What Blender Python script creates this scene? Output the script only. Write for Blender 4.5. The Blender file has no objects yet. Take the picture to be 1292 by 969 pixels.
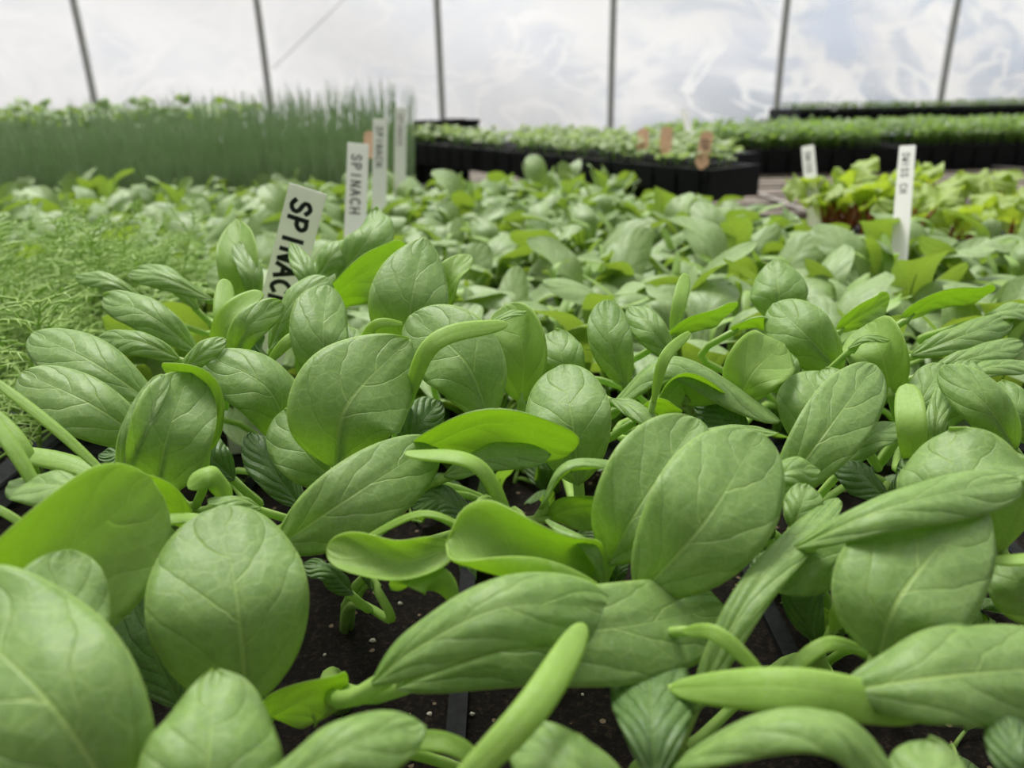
import bpy, math, random
import numpy as np
from mathutils import Vector, Matrix
PI = math.pi
sc = bpy.context.scene
COL = sc.collection
RND = random.Random(7)

# ------------------------------------------------------------------ camera
FPX = 960.0
PITCH = math.radians(21.6)
ROLL = math.radians(1.2)
ZS = 0.86                       # level of the potting soil in the trays
CAMP = Vector((0, 0, ZS + 0.18))
_f = Vector((0, math.cos(PITCH), -math.sin(PITCH)))
_u0 = Vector((0, math.sin(PITCH), math.cos(PITCH)))
_r0 = Vector((1, 0, 0))
_r = _r0 * math.cos(ROLL) - _u0 * math.sin(ROLL)
_u = _u0 * math.cos(ROLL) + _r0 * math.sin(ROLL)
def at(x, y, d):
    """the point that the photograph shows at (x, y), d centimetres in front of the lens"""
    d = d / 100.0
    return CAMP + _f * d + _r * ((x - 646) / FPX * d) + _u * ((484.5 - y) / FPX * d)
def px_of(p):
    v = p - CAMP
    d = v.dot(_f)
    if d <= 0.01: return (-9e9, -9e9, d)
    return (646 + FPX * v.dot(_r) / d, 484.5 - FPX * v.dot(_u) / d, d)

cam = bpy.data.cameras.new('camera')
co = bpy.data.objects.new('camera', cam); COL.objects.link(co)
M = Matrix((_r, _u, -_f)).transposed().to_4x4(); M.translation = CAMP
co.matrix_world = M
cam.sensor_width = 36; cam.lens = FPX / 1292 * 36
cam.clip_start = 0.01; cam.clip_end = 200
cam.dof.use_dof = True; cam.dof.focus_distance = 0.235; cam.dof.aperture_fstop = 12.5
sc.camera = co
sc.view_settings.view_transform = 'Standard'; sc.view_settings.look = 'None'
sc.view_settings.gamma = 1; sc.view_settings.use_curve_mapping = False
sc.view_settings.exposure = 0.0
sc.cycles.use_denoising = True
sc.cycles.max_bounces = 10; sc.cycles.diffuse_bounces = 5; sc.cycles.transmission_bounces = 6
sc.cycles.transparent_max_bounces = 8
sc.cycles.sample_clamp_indirect = 6

# ------------------------------------------------------------------ materials
def newmat(name):
    m = bpy.data.materials.new(name); m.use_nodes = True
    nt = m.node_tree; nt.nodes.clear()
    return m, nt
class NB:
    def __init__(s, nt): s.nt = nt; s.n = nt.nodes; s.l = nt.links
    def node(s, t, **kw):
        n = s.n.new(t)
        for k, v in kw.items(): setattr(n, k, v)
        return n
    def link(s, a, b): s.l.new(a, b)
    def setin(s, n, i, v):
        if v is None: return
        if hasattr(v, 'is_output') or isinstance(v, bpy.types.NodeSocket): s.l.new(v, n.inputs[i])
        else: n.inputs[i].default_value = v
    def math(s, op, a, b=None, c=None, clamp=False):
        n = s.node('ShaderNodeMath', operation=op); n.use_clamp = clamp
        s.setin(n, 0, a); s.setin(n, 1, b); s.setin(n, 2, c)
        return n.outputs[0]
    def mix(s, f, a, b, mode='MIX'):
        n = s.node('ShaderNodeMix', data_type='RGBA', blend_type=mode)
        s.setin(n, 0, f); s.setin(n, 6, a); s.setin(n, 7, b)
        return n.outputs[2]
    def noise(s, vec, scale, detail=3, rough=0.5, dist=0.0):
        n = s.node('ShaderNodeTexNoise'); n.inputs['Scale'].default_value = scale
        n.inputs['Detail'].default_value = detail; n.inputs['Roughness'].default_value = rough
        n.inputs['Distortion'].default_value = dist
        if vec is not None: s.link(vec, n.inputs['Vector'])
        return n.outputs[0]
    def ramp(s, f, stops):
        n = s.node('ShaderNodeValToRGB'); s.link(f, n.inputs[0])
        e = n.color_ramp.elements
        e[0].position, e[0].color = stops[0][0], stops[0][1]
        e[1].position, e[1].color = stops[-1][0], stops[-1][1]
        for p, c in stops[1:-1]:
            q = e.new(p); q.color = c
        return n.outputs[0]
    def smooth(s, x, lo, hi):
        n = s.node('ShaderNodeMapRange', interpolation_type='SMOOTHSTEP')
        s.setin(n, 0, x); s.setin(n, 1, lo); s.setin(n, 2, hi)
        return n.outputs[0]
def c4(c): return (c[0], c[1], c[2], 1.0)

def leaf_material(name, dark, light, vein, trans, tw=0.38, spec=0.45, rough=0.5, nveins=3.4, veins=1.0, bump=1.0, wax=(0.6, 0.7, 0.6)):
    """a spinach blade: UV.x runs base to tip, UV.y across; net of veins, quilted surface, light passing through"""
    m, nt = newmat(name); b = NB(nt)
    uv = b.node('ShaderNodeTexCoord'); sep = b.node('ShaderNodeSeparateXYZ'); b.link(uv.outputs['UV'], sep.inputs[0])
    geo = b.node('ShaderNodeNewGeometry')
    obj = uv.outputs['Object']
    x = sep.outputs[0]
    y = b.math('MULTIPLY', b.math('SUBTRACT', sep.outputs[1], 0.5), 2.0)
    va = b.math('ABSOLUTE', y)
    wob = b.math('MULTIPLY', b.math('SUBTRACT', b.noise(obj, 70, 2), 0.5), 0.22)
    side = b.math('MULTIPLY', b.math('GREATER_THAN', y, 0.0), 0.45)
    bend = b.math('MULTIPLY', b.math('POWER', va, 1.2), 0.40)
    s_ = b.math('ADD', b.math('SUBTRACT', x, bend), wob)
    q = b.math('ADD', b.math('MULTIPLY', s_, nveins), b.math('ADD', side, geo.outputs['Random Per Island']))
    fr = b.math('FRACT', q)
    tri = b.math('MULTIPLY', b.math('ABSOLUTE', b.math('SUBTRACT', fr, 0.5)), 2.0)      # 1 on a vein
    latw = b.math('ADD', 0.925, b.math('MULTIPLY', va, 0.05))
    lat = b.smooth(tri, latw, 1.0)
    lat = b.math('MULTIPLY', lat, b.smooth(va, 1.0, 0.55))
    midw = b.math('ADD', 0.016, b.math('MULTIPLY', b.math('POWER', b.math('SUBTRACT', 1.0, x), 1.6), 0.062))
    mid = b.math('SUBTRACT', 1.0, b.smooth(va, b.math('MULTIPLY', midw, 0.35), midw))
    mid = b.math('MULTIPLY', mid, b.math('ADD', 0.22, b.math('MULTIPLY', b.smooth(x, 0.75, 0.25), 0.78)))
    vor = b.node('ShaderNodeTexVoronoi', feature='DISTANCE_TO_EDGE'); vor.inputs['Scale'].default_value = 210
    warp = b.node('ShaderNodeVectorMath', operation='MULTIPLY_ADD')
    nz = b.node('ShaderNodeTexNoise'); nz.inputs['Scale'].default_value = 160; b.link(obj, nz.inputs['Vector'])
    b.link(nz.outputs[1], warp.inputs[0]); warp.inputs[1].default_value = (0.004, 0.004, 0.004); b.link(obj, warp.inputs[2])
    b.link(warp.outputs[0], vor.inputs['Vector'])
    net = b.math('SUBTRACT', 1.0, b.smooth(vor.outputs[0], 0.0, 0.14))
    fine = b.noise(obj, 2200, 2, 0.6)
    broad = b.noise(obj, 45, 3)
    var = b.math('ADD', b.math('MULTIPLY', geo.outputs['Random Per Island'], 0.55), b.math('MULTIPLY', broad, 0.6))
    col = b.mix(b.smooth(var, 0.15, 0.95), c4(dark), c4(light))
    col = b.mix(b.math('MULTIPLY', b.smooth(b.noise(obj, 520, 4, 0.65), 0.35, 0.7), 0.30), col, c4([q * 0.62 for q in dark]))
    col = b.mix(b.math('MULTIPLY', b.smooth(fine, 0.42, 0.75), 0.22), col, c4(wax))
    col = b.mix(b.math('MULTIPLY', net, 0.20 * veins), col, c4(vein))
    col = b.mix(b.math('MULTIPLY', lat, b.math('MULTIPLY', b.smooth(va, 1.0, 0.1), 0.65 * veins)), col, c4(vein))
    col = b.mix(b.math('MULTIPLY', mid, 0.7 * max(veins, 0.5)), col, c4(vein))
    col = b.mix(b.math('MULTIPLY', b.smooth(va, 0.955, 0.995), 0.5 * min(veins, 1.0)), col, c4(vein))
    # height: pillows between the veins
    puff = b.math('POWER', b.math('SUBTRACT', 1.0, tri), 0.55)
    puff = b.math('MULTIPLY', puff, b.smooth(va, 0.0, 0.35))
    h = b.math('MULTIPLY', puff, 0.56 * veins)
    h = b.math('SUBTRACT', h, b.math('MULTIPLY', lat, 0.14 * veins))
    h = b.math('SUBTRACT', h, b.math('MULTIPLY', mid, 0.25))
    h = b.math('SUBTRACT', h, b.math('MULTIPLY', net, 0.045 * veins))
    h = b.math('ADD', h, b.math('MULTIPLY', fine, 0.07))
    h = b.math('ADD', h, b.math('MULTIPLY', b.noise(obj, 150, 3), 0.42))
    bp = b.node('ShaderNodeBump'); bp.inputs['Strength'].default_value = 0.75 * bump; bp.inputs['Distance'].default_value = 0.0009
    b.link(h, bp.inputs['Height'])
    pr = b.node('ShaderNodeBsdfPrincipled')
    b.link(col, pr.inputs['Base Color']); pr.inputs['Roughness'].default_value = rough
    pr.inputs['Specular IOR Level'].default_value = spec
    b.link(bp.outputs[0], pr.inputs['Normal'])
    tr = b.node('ShaderNodeBsdfTranslucent')
    tcol = b.mix(b.math('MULTIPLY', b.math('MAXIMUM', lat, mid), 0.45), c4(trans), c4((trans[0] * 1.15, trans[1] * 1.1, trans[2] * 1.6)))
    tcol = b.mix(b.math('MULTIPLY', b.math('SUBTRACT', broad, 0.35), 0.9, clamp=True), tcol, c4((trans[0] * 0.7, trans[1] * 0.75, trans[2] * 0.6)))
    b.link(tcol, tr.inputs[0]); b.link(bp.outputs[0], tr.inputs['Normal'])
    mx = b.node('ShaderNodeMixShader'); mx.inputs[0].default_value = tw
    b.link(pr.outputs[0], mx.inputs[1]); b.link(tr.outputs[0], mx.inputs[2])
    out = b.node('ShaderNodeOutputMaterial'); b.link(mx.outputs[0], out.inputs[0])
    return m

def plain_material(name, c1, c2=None, rough=0.6, spec=0.3, scale=40, bump=0.0, metal=0.0, detail=4, dist=0.001, trans=None, tw=0.3):
    m, nt = newmat(name); b = NB(nt)
    tc = b.node('ShaderNodeTexCoord').outputs['Object']
    n = b.noise(tc, scale, detail, 0.6)
    col = b.mix(b.smooth(n, 0.3, 0.7), c4(c1), c4(c2 or c1))
    pr = b.node('ShaderNodeBsdfPrincipled'); b.link(col, pr.inputs['Base Color'])
    pr.inputs['Roughness'].default_value = rough; pr.inputs['Specular IOR Level'].default_value = spec
    pr.inputs['Metallic'].default_value = metal
    if bump:
        bp = b.node('ShaderNodeBump'); bp.inputs['Strength'].default_value = bump; bp.inputs['Distance'].default_value = dist
        b.link(n, bp.inputs['Height']); b.link(bp.outputs[0], pr.inputs['Normal'])
    out = b.node('ShaderNodeOutputMaterial')
    if trans:
        tr = b.node('ShaderNodeBsdfTranslucent'); tr.inputs[0].default_value = c4(trans)
        mx = b.node('ShaderNodeMixShader'); mx.inputs[0].default_value = tw
        b.link(pr.outputs[0], mx.inputs[1]); b.link(tr.outputs[0], mx.inputs[2]); b.link(mx.outputs[0], out.inputs[0])
    else: b.link(pr.outputs[0], out.inputs[0])
    return m

MT = {}
MT['top'] = leaf_material('spinach_leaf_upper', (0.135, 0.240, 0.048), (0.268, 0.395, 0.118), (0.44, 0.58, 0.18), (0.68, 0.95, 0.12))
MT['under'] = leaf_material('spinach_leaf_underside', (0.26, 0.40, 0.08), (0.34, 0.48, 0.12), (0.44, 0.58, 0.18), (0.68, 0.95, 0.12), spec=0.3, bump=0.6, tw=0.48)
MT['bright'] = leaf_material('seed_leaf_surface', (0.27, 0.44, 0.075), (0.36, 0.53, 0.11), (0.44, 0.60, 0.15), (0.70, 0.95, 0.12), tw=0.42, veins=0.15, bump=0.5, spec=0.35)
MT['dark'] = leaf_material('young_and_shaded_crinkled_leaf', (0.085, 0.165, 0.035), (0.15, 0.255, 0.070), (0.24, 0.36, 0.10), (0.40, 0.72, 0.05), bump=1.6, nveins=6, spec=0.5)
MT['farbright'] = leaf_material('distant_seed_leaf', (0.20, 0.36, 0.06), (0.31, 0.47, 0.10), (0.44, 0.60, 0.15), (0.42, 0.64, 0.06), tw=0.25, veins=0.15, bump=0.5, spec=0.35)
MT['stalk'] = plain_material('leaf_stalk_green', (0.30, 0.46, 0.10), (0.40, 0.56, 0.16), rough=0.42, spec=0.4, scale=120, bump=0.2, trans=(0.5, 0.8, 0.15), tw=0.3)
MT['far'] = leaf_material('spinach_leaf_distant', (0.118, 0.222, 0.046), (0.290, 0.412, 0.145), (0.44, 0.57, 0.22), (0.42, 0.62, 0.05), tw=0.24)
MT['dill'] = plain_material('dill_green', (0.34, 0.50, 0.10), (0.46, 0.62, 0.20), rough=0.5, spec=0.35, scale=60, trans=(0.45, 0.75, 0.12), tw=0.25)
MT['onion'] = plain_material('onion_blade_green', (0.36, 0.47, 0.26), (0.52, 0.62, 0.42), rough=0.5, spec=0.3, scale=14, trans=(0.3, 0.6, 0.1), tw=0.25)
MT['chard'] = leaf_material('chard_leaf_surface', (0.25, 0.39, 0.055), (0.38, 0.50, 0.09), (0.5, 0.60, 0.15), (0.55, 0.72, 0.05), bump=1.3)
MT['chardstem'] = plain_material('chard_stem_red', (0.36, 0.16, 0.06), (0.34, 0.06, 0.05), rough=0.4, scale=90)
MT['pale'] = leaf_material('pale_seedling_leaf', (0.27, 0.37, 0.14), (0.40, 0.50, 0.22), (0.5, 0.6, 0.3), (0.5, 0.68, 0.2), veins=0.4, tw=0.3)
MT['micro'] = leaf_material('dense_seedling_leaf', (0.15, 0.255, 0.065), (0.25, 0.36, 0.12), (0.3, 0.42, 0.14), (0.35, 0.55, 0.08), veins=0.3)
MT['tray'] = plain_material('black_plastic', (0.008, 0.009, 0.010), (0.018, 0.019, 0.020), rough=0.6, spec=0.12, scale=300, bump=0.15)
MT['dusty'] = plain_material('dusty_black_plastic', (0.035, 0.037, 0.042), (0.075, 0.077, 0.082), rough=0.6, spec=0.4, scale=160, bump=0.25)
MT['pipe'] = plain_material('galvanised_pipe', (0.72, 0.73, 0.68), (0.82, 0.83, 0.78), rough=0.5, spec=0.5, scale=30, metal=0.1)
MT['marker'] = plain_material('white_plastic_label', (0.95, 0.95, 0.91), (0.90, 0.90, 0.86), rough=0.4, spec=0.4, scale=25, trans=(0.95, 0.95, 0.88), tw=0.3)
MT['ink'] = plain_material('marker_ink', (0.012, 0.013, 0.016), (0.03, 0.03, 0.035), rough=0.6, scale=300)
MT['fadedink'] = plain_material('faded_marker_ink', (0.20, 0.12, 0.18), (0.40, 0.28, 0.34), rough=0.6, scale=300)
MT['woodtag'] = plain_material('wooden_label', (0.58, 0.36, 0.20), (0.48, 0.29, 0.16), rough=0.6, scale=60, bump=0.2)
MT['slat'] = plain_material('weathered_lath', (0.16, 0.13, 0.105), (0.30, 0.26, 0.215), rough=0.8, scale=22, bump=0.4, detail=6)
MT['wire'] = plain_material('dull_wire', (0.33, 0.31, 0.28), (0.24, 0.22, 0.20), rough=0.5, scale=60, metal=0.3)
MT['gravel'] = plain_material('greenhouse_ground', (0.05, 0.043, 0.035), (0.12, 0.105, 0.09), rough=0.95, scale=30, bump=0.8, dist=0.02)
MT['speck'] = plain_material('perlite', (0.62, 0.58, 0.50), (0.45, 0.38, 0.30), rough=0.8, scale=400)

def soil_material():
    m, nt = newmat('potting_soil'); b = NB(nt)
    tc = b.node('ShaderNodeTexCoord').outputs['Object']
    n1 = b.noise(tc, 430, 6, 0.75); n2 = b.noise(tc, 900, 3, 0.6)
    vor = b.node('ShaderNodeTexVoronoi'); vor.inputs['Scale'].default_value = 420; b.link(tc, vor.inputs['Vector'])
    sepc = b.node('ShaderNodeSeparateColor'); b.link(vor.outputs['Color'], sepc.inputs[0])
    col = b.ramp(n1, [(0.30, (0.006, 0.005, 0.004, 1)), (0.52, (0.016, 0.011, 0.008, 1)), (0.72, (0.075, 0.050, 0.033, 1))])
    bits = b.math('MULTIPLY', b.math('GREATER_THAN', sepc.outputs[0], 0.955), b.math('LESS_THAN', vor.outputs['Distance'], 0.42))
    col = b.mix(bits, col, (0.34, 0.25, 0.16, 1))
    h = b.math('ADD', b.math('MULTIPLY', n1, 1.0), b.math('MULTIPLY', n2, 0.4))
    bp = b.node('ShaderNodeBump'); bp.inputs['Strength'].default_value = 1; bp.inputs['Distance'].default_value = 0.003
    b.link(h, bp.inputs['Height'])
    pr = b.node('ShaderNodeBsdfPrincipled'); b.link(col, pr.inputs['Base Color']); pr.inputs['Roughness'].default_value = 0.9
    pr.inputs['Specular IOR Level'].default_value = 0.2
    b.link(bp.outputs[0], pr.inputs['Normal'])
    out = b.node('ShaderNodeOutputMaterial'); b.link(pr.outputs[0], out.inputs[0])
    return m
MT['soil'] = soil_material()

def film_material():
    m, nt = newmat('poly_film'); b = NB(nt)
    tc = b.node('ShaderNodeTexCoord').outputs['Object']
    mp = b.node('ShaderNodeMapping'); b.link(tc, mp.inputs[0]); mp.inputs['Scale'].default_value = (1, 1, 1.6)
    big = b.noise(mp.outputs[0], 0.85, 3, 0.5, 1.2)
    ridge = b.noise(mp.outputs[0], 1.5, 2, 0.5, 1.8)
    r = b.math('SUBTRACT', 1.0, b.smooth(b.math('ABSOLUTE', b.math('SUBTRACT', ridge, 0.5)), 0.0, 0.07))
    sx = b.node('ShaderNodeSeparateXYZ'); b.link(tc, sx.inputs[0])
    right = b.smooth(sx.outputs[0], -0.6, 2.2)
    tr = b.node('ShaderNodeBsdfTranslucent'); painted_streak = b.math('MULTIPLY', b.smooth(b.noise(mp.outputs[0], 1.9, 4, 0.55, 1.5), 0.45, 0.62), b.math('ADD', 0.25, b.math('MULTIPLY', right, 0.75)))
    fcol = b.mix(painted_streak, (0.80, 0.79, 0.79, 1), (0.60, 0.635, 0.69, 1))  # grey-blue wrinkle contrast painted into the film colour, stronger to the right
    fcol = b.mix(b.math('MULTIPLY', r, b.math('ADD', 0.15, b.math('MULTIPLY', right, 0.75))), fcol, (0.90, 0.90, 0.89, 1))  # bright wrinkle highlights painted in as pale lines
    b.link(fcol, tr.inputs[0])
    df = b.node('ShaderNodeBsdfDiffuse'); df.inputs[0].default_value = (0.80, 0.80, 0.80, 1)
    m1 = b.node('ShaderNodeMixShader'); m1.inputs[0].default_value = 0.2
    b.link(tr.outputs[0], m1.inputs[1]); b.link(df.outputs[0], m1.inputs[2])
    tp = b.node('ShaderNodeBsdfTransparent'); tp.inputs[0].default_value = (0.95, 0.97, 1.0, 1)
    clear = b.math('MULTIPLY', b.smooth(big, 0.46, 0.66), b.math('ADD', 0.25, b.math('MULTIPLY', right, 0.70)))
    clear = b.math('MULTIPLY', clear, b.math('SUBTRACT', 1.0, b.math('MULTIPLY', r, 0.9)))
    m2 = b.node('ShaderNodeMixShader'); b.link(clear, m2.inputs[0])
    b.link(m1.outputs[0], m2.inputs[1]); b.link(tp.outputs[0], m2.inputs[2])
    gl = b.node('ShaderNodeBsdfGlossy'); gl.inputs['Roughness'].default_value = 0.25
    m3 = b.node('ShaderNodeMixShader')
    b.link(b.math('ADD', 0.03, b.math('MULTIPLY', b.math('MULTIPLY', r, right), 0.10)), m3.inputs[0])
    b.link(m2.outputs[0], m3.inputs[1]); b.link(gl.outputs[0], m3.inputs[2])
    out = b.node('ShaderNodeOutputMaterial'); b.link(m3.outputs[0], out.inputs[0])
    return m
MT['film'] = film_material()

# ------------------------------------------------------------------ helpers
def mesh_obj(name, verts, faces, mats, parent=None, uvs=None, midx=None, smooth=True):
    me = bpy.data.meshes.new(name)
    me.from_pydata([tuple(v) for v in verts], [], faces)
    for m in (mats if isinstance(mats, (list, tuple)) else [mats]): me.materials.append(m)
    if uvs is not None:
        ul = me.uv_layers.new(name='UVMap')
        li = np.empty(len(me.loops), dtype=np.int32); me.loops.foreach_get('vertex_index', li)
        ul.data.foreach_set('uv', np.asarray(uvs, dtype=np.float32)[li].ravel())
    if midx is not None: me.polygons.foreach_set('material_index', midx)
    if smooth: me.polygons.foreach_set('use_smooth', [True] * len(me.polygons))
    me.update()
    o = bpy.data.objects.new(name, me); COL.objects.link(o)
    if parent is not None: o.parent = parent
    return o
def tag(o, label=None, cat=None, group=None, kind=None):
    if label: o['label'] = label
    if cat: o['category'] = cat
    if group: o['group'] = group
    if kind: o['kind'] = kind
    return o
def empty(name, loc, label=None, cat=None, group=None):
    o = bpy.data.objects.new(name, None); COL.objects.link(o); o.location = loc; o.empty_display_size = 0.01
    return tag(o, label, cat, group)
class Geo:
    """collects verts, faces, uvs and material slots of one mesh"""
    def __init__(s): s.v = []; s.f = []; s.uv = []; s.m = []
    def add(s, v, f, uv=None, m=0):
        k = len(s.v)
        s.v += [Vector(a) for a in v]; s.f += [tuple(i + k for i in q) for q in f]
        s.uv += list(uv) if uv is not None else [(0.5, 0.5)] * len(v)
        s.m += (m if isinstance(m, list) else [m] * len(f))
    def build(s, name, mats, parent=None, off=None, smooth=True):
        vs = [v - off for v in s.v] if off is not None else s.v
        return mesh_obj(name, vs, s.f, mats, parent, s.uv, s.m, smooth)
def box_geo(g, x0, x1, y0, y1, z0, z1, m=0, rot=None, org=None):
    v = [Vector((x, y, z)) for z in (z0, z1) for y in (y0, y1) for x in (x0, x1)]
    if rot is not None: v = [org + rot @ (p - org) for p in v]
    f = [(0, 2, 3, 1), (4, 5, 7, 6), (0, 1, 5, 4), (1, 3, 7, 5), (3, 2, 6, 7), (2, 0, 4, 6)]
    g.add(v, f, m=m)
def tube_geo(g, pts, rad, ns=6, m=0, flat=1.0, cap=True):
    """round tube along pts (list of Vector) with radii rad"""
    n = len(pts)
    T = [(pts[min(i + 1, n - 1)] - pts[max(i - 1, 0)]).normalized() for i in range(n)]
    a = Vector((0, 0, 1)) if abs(T[0].z) < 0.9 else Vector((1, 0, 0))
    nrm = (a - T[0] * a.dot(T[0])).normalized()
    vs = []; uv = []
    for i in range(n):
        nrm = (nrm - T[i] * nrm.dot(T[i])).normalized()
        bi = T[i].cross(nrm)
        r = rad[i] if hasattr(rad, '__len__') else rad
        for k in range(ns):
            t = 2 * PI * k / ns
            vs.append(pts[i] + nrm * (math.cos(t) * r * flat) + bi * (math.sin(t) * r)); uv.append((i / (n - 1), k / ns))
    fs = []
    for i in range(n - 1):
        for k in range(ns):
            k2 = (k + 1) % ns
            fs.append((i * ns + k, i * ns + k2, (i + 1) * ns + k2, (i + 1) * ns + k))
    if cap:
        fs.append(tuple(range(ns))[::-1]); fs.append(tuple((n - 1) * ns + k for k in range(ns)))
    g.add(vs, fs, uv, m)

def spline(P, n):
    """smooth curve through the points P, n+1 samples, even in length"""
    P = [Vector(p) for p in P]
    if len(P) == 2: P = [P[0], (P[0] + P[1]) / 2, P[1]]
    Q = [P[0] * 2 - P[1]] + P + [P[-1] * 2 - P[-2]]
    raw = []
    for i in range(1, len(Q) - 2):
        a, b, c, d = Q[i - 1], Q[i], Q[i + 1], Q[i + 2]
        for k in range(16):
            t = k / 16
            raw.append(0.5 * ((2 * b) + (c - a) * t + (2 * a - 5 * b + 4 * c - d) * t * t + (3 * b - a - 3 * c + d) * t ** 3))
    raw.append(Q[-2])
    L = [0.0]
    for i in range(1, len(raw)): L.append(L[-1] + (raw[i] - raw[i - 1]).length)
    return raw, L
def sample(raw, L, s):
    s = max(0.0, min(1.0, s)) * L[-1]
    lo = 0
    while lo < len(L) - 2 and L[lo + 1] < s: lo += 1
    t = (s - L[lo]) / max(L[lo + 1] - L[lo], 1e-9)
    return raw[lo].lerp(raw[lo + 1], t)

SHAPE = {'o': (0.62, 0.50), 'r': (0.55, 0.50), 'l': (0.70, 0.40), 's': (0.50, 0.70), 'c': (0.42, 0.34), 'b': (1.0, 0.42), 'p': (0.60, 0.75)}
def profile(t, sh):
    a, b = SHAPE[sh]; tm = a / (a + b)
    mx = tm ** a * (1 - tm) ** b
    return (max(t, 0) ** a) * (max(1 - t, 0) ** b) / mx

def blade_geo(g, pts, W, phi=0.0, phi1=None, cup=0.0, sh='o', ref=None, refpos=None, nu=26, nv=10, thick=0.0, wave=0.0, seed=0, fold=0.0, tm=0, um=1, skew=0.0):
    """a leaf blade of full width W along the midrib pts (base to tip). phi turns its upper face away from REF (0: faces it);
    cup bends both halves up (plus) or down (minus); fold adds a crease on the midrib"""
    raw, L = spline(pts, nu)
    if phi1 is None: phi1 = phi
    rr = random.Random(seed)
    ph = [rr.uniform(0, 6.28) for _ in range(4)]
    C = []; N = []; S = []; TT = []
    for i in range(nu + 1):
        t = 0.5 - 0.5 * math.cos(PI * i / nu)
        t = 0.5 * t + 0.5 * (i / nu)
        TT.append(t); C.append(sample(raw, L, t))
    for i in range(nu + 1):
        T = (C[min(i + 1, nu)] - C[max(i - 1, 0)]).normalized()
        rf = (refpos - C[i]).normalized() if refpos is not None else ref
        n0 = rf - T * rf.dot(T)
        if n0.length < 1e-3: n0 = N[-1] if N else Vector((0, 0, 1))
        n0.normalize(); s0 = T.cross(n0)
        p = math.radians(phi + (phi1 - phi) * TT[i])
        n = n0 * math.cos(p) + s0 * math.sin(p)
        N.append(n); S.append(T.cross(n))
    grid = []; uv = []
    for i in range(nu + 1):
        t = TT[i]
        hw = max(W * 0.5 * profile(t, sh), 0.0006)
        cu = cup * (0.35 + 0.65 * math.sin(PI * min(max(t, 0.02), 0.98)))
        for j in range(nv + 1):
            v = -1 + 2 * j / nv
            asym = 1.0 + skew * (1 if v > 0 else -1)
            w = hw * asym
            if abs(cu) > 1e-3:
                th = cu * v
                lat = math.sin(th) / cu * w; up = (1 - math.cos(th)) / cu * w
            else: lat = v * w; up = 0.0
            up += fold * abs(v) * w
            up += wave * (W * 0.5) * (abs(v) ** 1.5) * (math.sin(t * 9 + ph[0] + (v > 0) * ph[1]) * 0.6 + math.sin(t * 17 + ph[2] + (v > 0) * ph[3]) * 0.35)
            up += wave * 0.35 * W * 0.3 * math.sin(t * 7 + ph[1]) * (1 - v * v)
            # groove along the midrib
            up -= 0.018 * W * math.exp(-(v / 0.13) ** 2) * (1 - t)
            grid.append(C[i] + S[i] * lat + N[i] * up); uv.append((t, 0.5 + 0.5 * v))
    row = nv + 1
    C = [grid[i * row + nv // 2].copy() for i in range(nu + 1)]
    nrm = []
    for i in range(nu + 1):
        for j in range(row):
            a = grid[min(i + 1, nu) * row + j] - grid[max(i - 1, 0) * row + j]
            b_ = grid[i * row + min(j + 1, nv)] - grid[i * row + max(j - 1, 0)]
            n = b_.cross(a) * -1.0
            n = n.normalized() if n.length > 1e-12 else N[i]
            if n.dot(N[i]) < 0 and abs(cup) < 1.4: n = -n
            nrm.append(n)
    fs = []
    for i in range(nu):
        for j in range(nv):
            a = i * row + j
            fs.append((a, a + 1, a + row + 1, a + row))
    # orientation: faces wound so that their normal is the upper side
    p = [grid[k] for k in fs[len(fs) // 2 + nv // 2]]
    fn = (p[1] - p[0]).cross(p[3] - p[0])
    if fn.dot(N[nu // 2]) < 0: fs = [q[::-1] for q in fs]
    if thick <= 0:
        g.add(grid, fs, uv, tm); return C, N
    n0 = len(grid)
    under = []
    for i in range(nu + 1):
        for j in range(row):
            v = -1 + 2 * j / nv
            k = i * row + j
            under.append(grid[k] - nrm[k] * thick * (0.55 + 0.45 * (1 - v * v)))
    fu = [tuple(k + n0 for k in q[::-1]) for q in fs]
    rim = []
    border = [j for j in range(row)] + [i * row + nv for i in range(1, nu + 1)] + [nu * row + j for j in range(nv - 1, -1, -1)] + [i * row for i in range(nu - 1, 0, -1)]
    flip = fs[0][0] != 0
    for k in range(len(border)):
        a, b_ = border[k], border[(k + 1) % len(border)]
        rim.append((a, b_, b_ + n0, a + n0)[::-1 if not flip else 1])
    g.add(grid + under, fs + fu + rim, uv + uv, [tm] * len(fs) + [um] * (len(fu) + len(rim)))
    return C, N

def stalk_geo(g, C, N, root, r0=0.0011, r1=0.0015, up=0.35, m=0, ns=7, W=.025, reach=0.5, out=None, bend=0.30):
    """petiole from the soil to the blade's base, going on as the rib under the blade"""
    nC = len(C); k = max(2, int(nC * reach))
    pts = []; rad = []
    for i in range(k, -1, -2):
        q = 1 - i / k
        r = r0 * (0.25 + 0.75 * q)
        pts.append(C[i] - N[i] * (r * 1.05 + (.0005 if i > 0 else 0))); rad.append(r)
    if k % 2:
        pts.append(C[0] - N[0] * r0 * 0.9); rad.append(r0)
    P0 = pts[-1]; T = (C[1] - C[0]).normalized()
    D = (P0 - root).length
    P1 = P0 - T * D * bend
    if P1.z < root.z + 0.004: P1.z = root.z + 0.004
    P2 = root + Vector((0, 0, D * up)) + (out or Vector((0, 0, 0)))
    for i in range(1, 11):
        t = i / 10
        p = P0 * (1 - t) ** 3 + P1 * 3 * t * (1 - t) ** 2 + P2 * 3 * t * t * (1 - t) + root * t ** 3
        pts.append(p); rad.append(r0 + (r1 - r0) * t)
    tube_geo(g, pts, rad, ns, m)

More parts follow.
